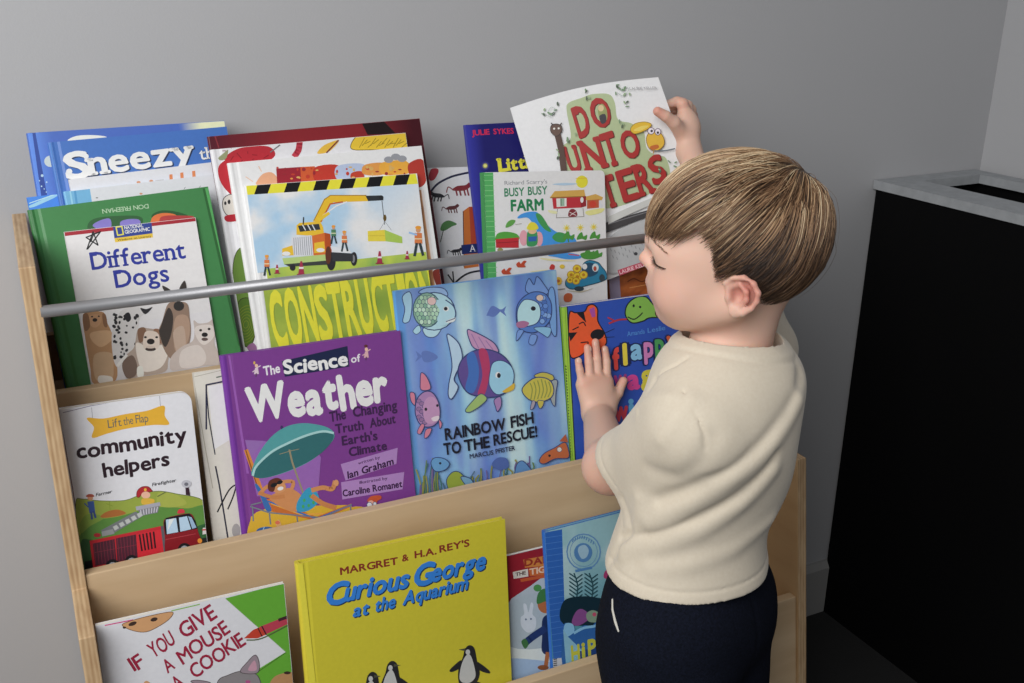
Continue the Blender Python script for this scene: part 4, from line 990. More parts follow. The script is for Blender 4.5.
b = book('board_book', 'blue flappy board book with orange cat face, under the left hand', 1.045, 0.2, (561.2, 307.2), 0.185, -0.5, MID, th=0.012, kind='board', base='#2c4da8', spine='#8cbc3a', corner=0.008, group=GM)
b.Z = (555, 280, 3.413)
b.poly([(15, 88), (42, 84), (72, 640), (45, 640)], '#93bf3e'); b.line([(41, 86), (71, 640)], 4, '#24303c'); b.line([(34, 88), (62, 640)], 2, '#6f9a2c')
rr = random.Random(5)
for k in range(30): b.line([(30 + k * .55 + rr.uniform(-3, 3), 290 + k * 10), (38 + k * .55, 296 + k * 10)], 4, '#3a4a20')
b.line([(20, 92), (335, 40)], 3, '#b04a8a')
b.blob([(48, 118), (70, 112), (100, 108), (112, 88), (130, 84), (145, 100), (146, 140), (168, 180), (175, 215), (150, 240), (120, 232), (80, 262), (50, 252)], '#d9562c', '#1c1c24', 4)
b.poly([(72, 112), (98, 110), (106, 146)], '#1c1c22'); b.poly([(116, 100), (134, 92), (138, 124), (126, 128)], '#a04a9a'); b.ell(144, 186, 24, 18, '#1c1c22', -15); b.poly([(46, 180), (76, 178), (52, 210)], '#1c1c22'); b.line([(82, 150), (96, 144), (104, 156)], 4, '#1c1c22', True); b.line([(60, 170), (80, 160)], 4, '#1c1c22'); b.line([(88, 214), (112, 212), (108, 226)], 4, '#1c1c22', True)
for dy in (-8, 6): b.line([(168, 190 + dy), (202, 182 + dy * 2)], 2, '#1c1c22')
b.blob([(240, 120), (246, 85), (275, 60), (310, 58), (340, 88), (375, 100), (430, 110), (430, 130), (330, 128), (300, 140), (262, 146)], '#7db04a', '#1c1c24', 4)
b.ell(356, 112, 14, 16, '#c2304a', line='#1c1c24', w=3); b.ell(268, 88, 4, 5, '#1c1c22'); b.ell(290, 92, 4, 4, '#1c1c22'); b.line([(248, 126), (268, 134), (286, 124), (298, 112)], 4, '#1c1c22', True)
b.line([(244, 134), (216, 136), (184, 148)], 6, '#a8303e', True); b.line([(200, 138), (180, 128)], 5, '#a8303e')
b.text('Amanda', (246, 192), (306, 182), 16, '#4f86cc'); b.text('Leslie', (316, 180), (376, 170), 16, '#4f86cc')
b.smooth([(440, 160), (470, 165), (480, 190), (445, 185)], '#d9b93a')
for ch, x, y, w_, c in (('f', 200, 304, 22, '#d0433c'), ('l', 236, 288, 8, '#d8c33c'), ('a', 262, 270, 34, '#7fb6dc'), ('p', 306, 262, 28, '#c87cb4'), ('p', 344, 252, 26, '#4a9a58'), ('y', 384, 240, 32, '#cf5a34')):
    for bo, cc in ((0.14, '#1b2450'), (0.07, c)):
        b.text(ch, (x - (bo - .07) * 40, y), (x + w_ + (bo - .07) * 40, y - w_ * .12), 70, cc, bold=bo)
for ch, x, y, w_, c in (('w', 204, 372, 40, '#9a3a78'), ('a', 250, 372, 36, '#c8408a'), ('g', 296, 356, 34, '#cfc23a'), ('g', 338, 350, 34, '#d0433c'), ('w', 204, 480, 44, '#c23a4a'), ('i', 256, 470, 10, '#5aa0cc')):
    b.text(ch, (x, y), (x + w_, y - w_ * .12), 66, c, bold=0.08)
b.done()

# ================= lower tier =================
b = book('picture_book', 'white and green paperback titled If You Give a Mouse a Cookie, lower left corner', 0.942, LEAN, (95.7, 626), 0, 0, LOW, th=0.006, kind='paper', base='#c9c9ce', TR=(284, 583.4), group=GL)
b.Z = (90, 570, 4.655)
b.poly([(630, 132), (905, 60), (990, 560), (1010, 700), (760, 700), (770, 470), (910, 382)], '#5a9a2e')
b.poly([(905, 60), (912, 60), (1010, 640), (990, 640)], '#4a8226')
b.line([(70, 258), (200, 232)], 5, '#c03a78'); b.line([(380, 190), (510, 160)], 5, '#7aa84a')
b.blob([(150, 258), (180, 240), (270, 215), (380, 195), (372, 225), (320, 262), (260, 288), (200, 282)], '#bf9064', '#6a4a30', 3); b.ell(198, 250, 20, 9, '#3a2a24', -20); b.ell(298, 230, 17, 9, '#3a2a24', -15); b.ell(160, 268, 8, 5, '#3a2a24')
b.line([(912, 384), (780, 475)], 3, '#3a5a24'); b.line([(632, 134), (912, 382)], 2, '#8aa07a')
b.poly([(716, 318), (760, 278), (800, 262), (820, 300), (780, 318)], '#b23a28'); b.poly([(790, 264), (920, 212), (928, 248), (818, 300)], '#a8384a'); b.line([(800, 262), (820, 300)], 6, '#3a1a20'); b.line([(782, 270), (800, 308)], 5, '#3a1a20'); b.line([(730, 326), (800, 318), (925, 255)], 6, '#4a5a34', True); b.line([(880, 232), (926, 216)], 14, '#3a2228')
R_ = '#8f1f38'
def slant(st, p0, p1, h): b.text(st, p0, p1, h, R_, bold=0.025, up=(-(p1[1] - p0[1]) * -1 * .9, -(p1[0] - p0[0])), bounce=0.03)
slant('IF', (208, 474), (256, 442), 68); slant('YOU', (296, 410), (402, 342), 70); slant('GIVE', (438, 318), (592, 216), 72)
slant('A', (362, 482), (398, 458), 62); slant('MOUSE', (430, 438), (655, 290), 66)
slant('A', (404, 560), (440, 534), 60); slant('COOKIE', (488, 506), (726, 342), 66)
b.blob([(590, 530), (640, 490), (720, 470), (790, 510), (800, 700), (580, 700)], '#7f7a7c', '#4a4446', 3); b.blob([(700, 475), (730, 430), (770, 395), (788, 440), (775, 480)], '#8a7c84', '#4a4446', 3); b.smooth([(735, 465), (765, 420), (775, 465)], '#b48a9a'); b.blob([(470, 520), (500, 512), (560, 524), (540, 545)], '#8a7c84', '#4a4446', 3); b.ell(735, 520, 12, 8, '#a04a7a')
b.smooth([(840, 520), (880, 485), (970, 480), (1000, 560), (850, 560)], '#a87e54'); b.ell(918, 478, 16, 7, '#3a2a24'); b.smooth([(250, 526), (262, 515), (280, 526)], '#bf9064')
b.done()
b = book('picture_book', 'yellow hardcover titled Curious George at the Aquarium with black penguins', 0.944, LEAN, (297, 564.2), 0, 0, LOW, th=0.011, base='#bfb42c', spine='#c9bb32', TR=(505, 519.2), group=GL)
b.Z = (290, 510, 3.95)
b.poly([(28, 214), (50, 210), (110, 760), (85, 760)], '#d2c83a')
b.text('MARGRET', (200, 256), (426, 214), 28, '#7c2f22', bold=0.05); b.text('&', (444, 204), (468, 198), 26, '#7c2f22', bold=0.05); b.text('H.A.', (494, 190), (578, 174), 27, '#7c2f22', bold=0.05); b.text("REY'S", (592, 168), (708, 142), 27, '#7c2f22', bold=0.05)
for d_, c in ((4, '#1c2f50'), (0, '#2f77c8')):
    b.text('C', (140 + d_, 378 + d_), (215 + d_, 364 + d_), 82, c, bold=0.07, shear=0.3); b.text('urious', (214 + d_, 360 + d_), (462 + d_, 304 + d_), 72, c, bold=0.06, shear=0.3)
    b.text('G', (486 + d_, 302 + d_), (556 + d_, 288 + d_), 82, c, bold=0.07, shear=0.3); b.text('eorge', (556 + d_, 284 + d_), (766 + d_, 232 + d_), 70, c, bold=0.06, shear=0.3)
    b.text('at', (248 + d_, 422 + d_), (306 + d_, 410 + d_), 48, c, bold=0.05, shear=0.3); b.text('the', (334 + d_, 402 + d_), (412 + d_, 384 + d_), 50, c, bold=0.05, shear=0.3)
    b.text('Aquarium', (446 + d_, 374 + d_), (698 + d_, 312 + d_), 50, c, bold=0.06, shear=0.3)
K_ = '#26262a'
def penguin(x, y, k, f=1, wing=True):
    b.blob([(x - 14 * k, y - 62 * k), (x + 4 * k, y - 78 * k), (x + 24 * k, y - 66 * k), (x + 34 * k, y - 20 * k), (x + 46 * k, y + 40 * k), (x + 20 * k, y + 84 * k), (x - 34 * k, y + 80 * k), (x - 40 * k, y + 20 * k), (x - 22 * k, y - 30 * k)], K_)
    b.blob([(x - 14 * k, y - 30 * k), (x + 6 * k, y - 40 * k), (x + 22 * k, y), (x + 28 * k, y + 50 * k), (x - 2 * k, y + 76 * k), (x - 34 * k, y + 62 * k), (x - 30 * k, y + 10 * k)], '#b5b6b4')
    b.ell(x - 2 * k, y - 50 * k, 9 * k, 11 * k, '#b5b6b4')
    b.poly([(x - 12 * k * f, y - 66 * k), (x - 40 * k * f, y - 60 * k), (x - 12 * k * f, y - 54 * k)], '#4a4a3c')
    if wing: b.smooth([(x - 30 * k, y - 18 * k), (x - 74 * k, y + 20 * k), (x - 66 * k, y + 30 * k), (x - 32 * k, y + 12 * k)], K_)
    b.smooth([(x + 34 * k, y - 12 * k), (x + 82 * k, y + 22 * k), (x + 84 * k, y + 36 * k), (x + 44 * k, y + 22 * k)], K_)
penguin(704, 610, .98); penguin(398, 672, .98, -1, False); penguin(320, 715, .98, -1, False)
b.ell(680, 690, 26, 8, K_); b.ell(735, 686, 20, 8, K_)
b.done()
b = book('picture_book', 'red topped snowy picture book partly hidden between yellow and light blue covers', 0.9545, LEAN, (498, 558), 0.15, -1.2, LOW, th=0.004, kind='paper', base='#a9b4bf', group=GL)
b.Z = (500, 510, 3.95)
b.poly([(0, 185), (240, 130), (240, 210), (120, 300), (45, 350), (0, 420)], '#8c1f2c')
b.poly([(92, 196), (240, 170), (240, 216), (98, 228)], '#c07838'); b.text('DANIEL', (98, 222), (260, 196), 26, '#8c2f24', bold=0.06)
b.poly([(50, 245), (110, 232), (112, 262), (54, 272)], '#c9c4bc'); b.text("THE", (62, 262), (102, 254), 14, '#5a4a44', bold=0.05); b.poly([(112, 232), (240, 210), (240, 250), (118, 262)], '#b9602f'); b.text("TIGER'S", (118, 256), (250, 232), 24, '#d9b8a0', bold=0.05); b.line([(84, 278), (240, 250)], 12, '#b4532c')
b.smooth([(0, 560), (80, 510), (160, 540), (240, 530), (240, 700), (0, 700)], '#cdd6e0'); b.smooth([(0, 600), (120, 590), (240, 620), (240, 720), (0, 720)], '#9ab4d4')
b.smooth([(20, 400), (120, 330), (240, 360), (240, 520), (40, 540)], '#a4b2bc')
b.blob([(85, 460), (82, 425), (95, 410), (92, 372), (104, 374), (112, 404), (122, 366), (132, 376), (128, 410), (142, 430), (138, 470), (110, 484)], '#c3ccd8'); b.ell(102, 432, 4, 4, '#6a7a90'); b.ell(122, 430, 4, 4, '#6a7a90')
# child-size figure in hat and coat, plain stand-in
b.ell(180, 372, 32, 36, '#a8643a'); b.blob([(146, 370), (150, 330), (175, 310), (215, 320), (215, 352), (175, 362)], '#3c7440'); b.ell(148, 308, 16, 14, '#4a8a4c')
b.blob([(168, 430), (200, 410), (240, 420), (240, 570), (170, 565), (166, 500)], '#1f2f58'); b.line([(175, 470), (130, 500), (98, 526)], 28, '#24386a', True); b.blob([(84, 520), (100, 508), (112, 530), (98, 548)], '#3c6c40')
b.line([(188, 565), (180, 620)], 16, '#a8643a'); b.line([(214, 565), (218, 620)], 16, '#a8643a'); b.ell(170, 622, 22, 10, '#8a5230'); b.ell(210, 640, 20, 12, '#3a3038')
b.done()
b = book('picture_book', 'light blue hardcover with darker blue spine and yellow Hippo title, beside the child', 0.942, LEAN, (544.6, 532), 0, 0, LOW, th=0.008, base='#6fa0b4', spine='#2b62b0', TR=(640, 507.4), group=GL)
b.wash(lambda u, v: mix(mix(ink('#47899c'), ink('#8cb4bc'), min(1, max(0, (v - .35) * 2))), ink('#b4ccd0'), min(.6, max(0, 1.2 * fbm(u * 3, v * 5, 3, 4)))), 24, 30)
b.Z = (500, 510, 3.95)
b.poly([(172, 90), (245, 76), (262, 600), (262, 760), (225, 760)], '#2b5fae')
for k in range(22): b.line([(178 + k * 1.2, 110 + k * 24), (246 + k * .5, 100 + k * 24)], 2, '#4a7cc4')
b.poly([(206, 588), (262, 582), (268, 640), (214, 650)], '#b9bcc4'); 
for k in range(5): b.line([(212, 590 + k * 8), (224, 588 + k * 8)], 4, '#3a3a40')
b.ell(330, 165, 66, 70, None, line='#5c86b4', w=5); b.ell(330, 165, 54, 58, None, line='#5c86b4', w=2); b.ell(328, 168, 36, 38, '#4d7cae'); b.blob([(308, 165), (312, 145), (335, 138), (350, 158), (342, 185), (322, 192)], '#93b4c8')
b.poly([(296, 236), (362, 222), (364, 232), (298, 246)], '#4d7cae')
[b.line([(286 + k * 9, 126 - 14 * math.sin(k * .42)), (289 + k * 9, 116 - 14 * math.sin(k * .42))], 4, '#4d7cae') for k in range(10)]
for x0 in (300, 360):
    b.line([(x0, 360), (x0 + 6, 300), (x0 - 8, 250)], 5, '#274a54', True)
    for k in range(6): b.line([(x0 + 2, 350 - k * 16), (x0 - 26, 330 - k * 16)], 5, '#274a54'); b.line([(x0 + 2, 350 - k * 16), (x0 + 24, 334 - k * 16)], 5, '#274a54')
b.smooth([(250, 360), (330, 340), (420, 350), (480, 340), (480, 440), (420, 450), (250, 450)], '#152c38')
b.smooth([(408, 262), (415, 240), (428, 234), (436, 262), (420, 272)], '#a03a6a')
b.blob([(285, 430), (300, 400), (320, 390), (345, 405), (350, 430), (310, 456), (285, 450)], '#7f4a86'); b.blob([(340, 410), (365, 395), (395, 410), (395, 440), (350, 440)], '#7c9480'); b.ell(372, 412, 8, 8, '#b4506a')
b.blob([(250, 470), (265, 445), (290, 455), (300, 478), (330, 455), (360, 458), (380, 440), (410, 432), (480, 430), (480, 640), (262, 640)], '#2b5fa0'); b.smooth([(250, 480), (258, 448), (286, 450), (292, 480), (262, 500)], '#7fb4dc'); b.line([(292, 485), (330, 465), (372, 458), (410, 440)], 10, '#7fb4dc', True)
b.poly([(248, 470), (268, 500), (330, 560), (330, 640), (262, 640)], '#7fb0c8'); b.poly([(300, 560), (420, 530), (420, 610), (330, 630)], '#1f3f7c')
for ch, x, y, w_ in (('H', 284, 598, 30), ('i', 326, 584, 8), ('P', 350, 575, 28), ('P', 396, 562, 28), ('O', 436, 552, 30)): b.text(ch, (x, y), (x + w_, y - w_ * .22), 62, '#b4b73a', bold=0.07)
b.done()

# ================= the otter book held up in the right hand =================
def P_at(u, v, y):
    d = ray(u, v); return EYE + d * (y / d.y)
class Held(Book):
    """a soft cover held by its top right corner: a gently bowed sheet"""
    def __init__(s, name, label, cor, th, base):
        s.TL, s.TR, s.BR, s.BL = cor
        s.W, s.H = (s.TR - s.TL).length, (s.BL - s.TL).length
        s.A = ((s.TR - s.TL).normalized() + (s.BR - s.BL).normalized()).normalized()
        nb = ((s.TL - s.BL).normalized() + (s.TR - s.BR).normalized()).normalized()
        s.N = s.A.cross(nb).normalized(); s.B = s.N.cross(s.A)
        s.O = s.BL; s.th = th
        s.root = thing(name, label, 'book', tuple(s.BL))
        s.bm = bmesh.new(); s.ink = s.bm.loops.layers.float_color.new('ink'); s.layer = 0; s.Z = (0, 0, 1)
        s.base = tuple(min(c * INK, .86) for c in srgb(base))
        s.sheet('cover', th, s.base)
    def P(s, a, b, n=0.0):
        u, v = a / s.W, b / s.H
        p = (s.BL * (1 - u) + s.BR * u) * (1 - v) + (s.TL * (1 - u) + s.TR * u) * v
        bow = 0.012 * math.sin(math.pi * min(max(u, 0), 1)) * (0.3 + 0.7 * v)          # edge arches upward
        curl = 0.010 * (u ** 3) * v
        return p + s.B * bow * 0.62 + s.N * (n + bow * 0.15 + curl)
    def sheet(s, part, th, col):
        nx, ny = 24, 24
        for i in range(nx):
            for j in range(ny):
                a0, a1, b0, b1 = s.W * i / nx, s.W * (i + 1) / nx, s.H * j / ny, s.H * (j + 1) / ny
                s.face([s.P(a0, b0), s.P(a1, b0), s.P(a1, b1), s.P(a0, b1)], col)
                s.face([s.P(a0, b1, -.0005), s.P(a1, b1, -.0005), s.P(a1, b0, -.0005), s.P(a0, b0, -.0005)], col)
        for i in range(nx):
            for b in (0, s.H):
                a0, a1 = s.W * i / nx, s.W * (i + 1) / nx
                s.face([s.P(a0, b), s.P(a1, b), s.P(a1, b, -.0005), s.P(a0, b, -.0005)], col)
            for a in (0, s.W):
                b0, b1 = s.H * i / nx, s.H * (i + 1) / nx
                s.face([s.P(a, b0), s.P(a, b1), s.P(a, b1, -.0005), s.P(a, b0, -.0005)], col)
        bm = bmesh.new()
        V = {}
        def v(i, j, k):
            if (i, j, k) not in V: V[i, j, k] = bm.verts.new(s.P(s.W * (0.002 + .99 * i / nx), s.H * (.003 + .994 * j / ny), -0.0007 if k == 0 else -th))
            return V[i, j, k]
        for i in range(nx):
            for j in range(ny):
                bm.faces.new((v(i, j, 0), v(i + 1, j, 0), v(i + 1, j + 1, 0), v(i, j + 1, 0)))
                bm.faces.new((v(i, j + 1, 1), v(i + 1, j + 1, 1), v(i + 1, j, 1), v(i, j, 1)))
        for i in range(nx):
            for j in (0, ny): bm.faces.new((v(i, j, 0), v(i + 1, j, 0), v(i + 1, j, 1), v(i, j, 1)))
            for j in (0, nx): bm.faces.new((v(j, i, 0), v(j, i + 1, 0), v(j, i + 1, 1), v(j, i, 1)))
        bmesh.ops.recalc_face_normals(bm, faces=bm.faces[:])
        obj_from_bm('pages', bm, M['pages'], s.root)
    def uv(s, x, y):
        # project onto the bowed sheet by a few fixed-point steps
        X0, Y0, k = s.Z
        px, py = X0 + x / k, Y0 + y / k
        u, v = 0.5, 0.5
        def pr(u, v):
            q = s.P(u * s.W, v * s.H) - EYE; z = q.dot(FWD)
            return 512 + FPX * q.dot(RIGHT) / z, 341.5 - FPX * q.dot(UPV) / z
        for _ in range(6):
            x0, y0 = pr(u, v); e = 1e-3
            x1, y1 = pr(u + e, v); x2, y2 = pr(u, v + e)
            a, b_, c, d = (x1 - x0) / e, (x2 - x0) / e, (y1 - y0) / e, (y2 - y0) / e
            det = a * d - b_ * c; rx, ry = px - x0, py - y0
            u += (d * rx - b_ * ry) / det; v += (-c * rx + a * ry) / det
            u = min(max(u, -.6), 1.6); v = min(max(v, -.6), 1.6)
        return (u * s.W, v * s.H)
    def put(s, tris, col):
        # cut long triangles so that the ink follows the bow
        out = []
        def cut(t, d=0):
            L = [math.dist(t[i], t[(i + 1) % 3]) for i in range(3)]
            m = max(L)
            if m < 0.02 or d > 9: out.append(t); return
            i = L.index(m); p, q, r = t[i], t[(i + 1) % 3], t[(i + 2) % 3]
            c = ((p[0] + q[0]) / 2, (p[1] + q[1]) / 2)
            cut([p, c, r], d + 1); cut([c, q, r], d + 1)
        for t in tris:
            t = list(t)
            for i in range(1, len(t) - 1): cut([t[0], t[i], t[i + 1]])
        s.layer += 2
        Book.put(s, out, col)
cor = (P_at(510, 108, 1.270), P_at(657.5, 77, 1.172), P_at(716, 240, 1.118), P_at(566, 297, 1.207))
b = Held('picture_book', 'white otter picture book titled Do Unto Otters, held up by the right hand', cor, 0.006, '#d3d3d4')
print('HELD', b.W, b.H, (b.BR - b.BL).length, (b.TR - b.BR).length, file=__import__('sys').stderr)
b.Z = (500, 70, 4.876)
GRN = '#a3b088'
b.smooth([(325, 200), (335, 160), (400, 135), (450, 118), (530, 118), (560, 160), (575, 240), (640, 260), (700, 300), (715, 380), (760, 415), (810, 430), (830, 520), (790, 560), (700, 620), (560, 670), (470, 660), (330, 560), (300, 480), (300, 380), (345, 330)], GRN)
RD, DK = '#9c2a28', '#5a2420'
def T(ch, p0, p1, h, up):
    for d_, c, bo in ((4, DK, .075), (0, RD, .07)): b.text(ch, (p0[0] + d_, p0[1] + d_ * .6), (p1[0] + d_, p1[1] + d_ * .6), h, c, bold=bo * .7, up=up, serif=True)
UP = (-0.30, -1)
T('D', (388, 330), (446, 306), 148, UP); T('O', (466, 286), (550, 258), 138, UP)
b.smooth([(478, 180), (500, 165), (520, 195), (522, 240), (500, 252), (482, 225)], '#8a8f5a'); b.ell(492, 186, 14, 16, '#c9b48a'); b.smooth([(484, 225), (512, 215), (518, 250), (496, 262)], '#3c3a40')
T('U', (345, 500), (400, 490), 130, UP); T('N', (425, 492), (518, 468), 150, UP); T('T', (528, 470), (590, 450), 160, UP); T('O', (612, 436), (690, 408), 130, UP)
T('O', (440, 680), (500, 670), 150, UP); T('T', (520, 672), (585, 650), 150, UP); T('E', (606, 640), (676, 618), 150, UP); T('R', (686, 610), (752, 590), 150, UP); T('S', (752, 560), (812, 528), 130, UP)
# otter, left
b.line([(272, 285), (296, 380), (312, 500), (318, 560)], 30, '#4f3a32', True); b.blob([(248, 300), (250, 270), (275, 262), (298, 272), (300, 300), (275, 322)], '#5c463c', '#2c2422', 3); b.ell(264, 285, 5, 5, '#d8d4cc'); b.ell(286, 284, 5, 5, '#d8d4cc'); b.line([(258, 268), (250, 258)], 5, '#3a2c28'); b.line([(292, 268), (300, 258)], 5, '#3a2c28')
# vines
rr = random.Random(3)
for cx, cy, n_ in ((240, 190, 9), (590, 95, 9), (415, 125, 4), (625, 165, 3), (350, 330, 4), (290, 410, 3), (585, 255, 3), (820, 470, 7)):
    for k in range(n_):
        x, y = cx + rr.uniform(-45, 45) * min(1, n_ / 7), cy + rr.uniform(-28, 28)
        b.ell(x, y, rr.uniform(6, 12), rr.uniform(3, 6), rr.choice(['#6f8a6a', '#4f5c4c', '#8aa07a']), rr.uniform(0, 180), n=8)
for cx, cy in ((245, 200), (600, 100)): b.line([(cx - 30, cy + 10), (cx, cy + 25), (cx + 25, cy - 5), (cx + 5, cy - 20), (cx - 10, cy)], 2, '#9aa8a0', True)
# yellow rabbit-eared mate on a branch
b.blob([(635, 290), (655, 262), (700, 252), (735, 262), (722, 285), (660, 310)], '#cfa92c', '#8a7020', 3); b.smooth([(650, 292), (690, 272), (725, 272), (680, 296)], '#e0c05a')
b.blob([(712, 340), (725, 305), (760, 295), (792, 320), (798, 362), (765, 392), (728, 382)], '#cfa534', '#7a5c1c', 3); b.ell(735, 296, 16, 16, '#d8d0dc', line='#5a4660', w=3); b.ell(768, 300, 14, 16, '#d8d0dc', line='#5a4660', w=3); b.ell(738, 296, 6, 6, '#2c2430'); b.ell(768, 304, 6, 6, '#2c2430'); b.smooth([(730, 372), (765, 362), (772, 378), (740, 388)], '#b4622c')
b.line([(745, 392), (800, 392), (850, 382)], 6, '#5f6a74', True); b.line([(750, 385), (745, 405)], 4, '#a87828')
b.text('LAURIE KELLER', (632, 96), (765, 92), 14, '#9a9a9c', bold=0.0)
# lower half of the cover: dark log, snow-white ground, red author band
b.Z = (560, 170, 4.88)
b.poly([(100, 300), (235, 250), (420, 195), (560, 130), (580, 170), (430, 226), (235, 300), (100, 350)], '#3c3a3c')
b.line([(235, 262), (420, 204)], 4, '#6f6f72'); b.poly([(235, 225), (560, 90), (560, 120), (235, 262)], '#b9bab6')
for k in range(18): b.line([(250 + rr.uniform(0, 190), 320 + rr.uniform(-20, 60)), (262 + rr.uniform(0, 190), 330 + rr.uniform(-20, 60))], 3, '#9a9c9c')
b.smooth([(236, 330), (440, 240), (440, 420), (236, 500)], '#a8a9aa')
b.poly([(280, 485), (440, 432), (446, 462), (288, 512)], '#b04456'); b.text('LAURIE KELLER', (292, 505), (440, 456), 18, '#d8b0b4', bold=0.04)
for k in range(20): b.line([(245 + k * 10, 380 + (k * 37) % 60 - k * 3), (250 + k * 10, 392 + (k * 37) % 60 - k * 3)], 3, '#77797c')
b.ell(368, 405, 9, 8, '#3a3a3e')
b.done()
# ------------------------------------------------------------------ smooth implicit solids -> one continuous mesh
F32 = np.float32
def V3(*a): return np.array(a, dtype=np.float64)
class Cap:
    """tapered capsule"""
    def __init__(s, a, b, r0, r1=None):
        s.a, s.b = np.asarray(a, float), np.asarray(b, float); s.r0 = r0; s.r1 = r0 if r1 is None else r1
        s.c = (s.a + s.b) / 2; s.R = np.linalg.norm(s.b - s.a) / 2 + max(s.r0, s.r1)
    def __call__(s, p):
        ab = s.b - s.a; q = p - s.a
        t = np.clip(q @ ab / max(ab @ ab, 1e-12), 0, 1)
        return np.linalg.norm(q - t[:, None] * ab, axis=1) - (s.r0 + (s.r1 - s.r0) * t)
class Ell:
    def __init__(s, c, r, ax=None):
        s.c = np.asarray(c, float); s.r = np.asarray(r, float); s.ax = None if ax is None else np.asarray(ax, float); s.R = max(s.r)
    def __call__(s, p):
        q = p - s.c
        if s.ax is not None: q = q @ s.ax.T
        k0 = np.linalg.norm(q / s.r, axis=1); k1 = np.linalg.norm(q / (s.r ** 2), axis=1)
        return k0 * (k0 - 1.0) / np.maximum(k1, 1e-9)
class Tor:
    """ring in the plane with normal n, tube flattened along the plane by fl"""
    def __init__(s, c, n, R, r, fl=1.0):
        s.c = np.asarray(c, float); s.n = np.asarray(n, float) / np.linalg.norm(n); s.RR = R; s.r = r; s.fl = fl; s.R = R + r
    def __call__(s, p):
        q = p - s.c; h = q @ s.n; rad = np.linalg.norm(q - h[:, None] * s.n, axis=1) - s.RR
        return np.sqrt(rad ** 2 + (h * s.fl) ** 2) - s.r
class Plane:
    """keeps the side opposite to n"""
    def __init__(s, c, n): s.c = np.asarray(c, float); s.n = np.asarray(n, float) / np.linalg.norm(n); s.R = 99
    def __call__(s, p): return (p - s.c) @ s.n
def chain(pts, rs):
    return [Cap(pts[i], pts[i + 1], rs[i], rs[i + 1]) for i in range(len(pts) - 1)]
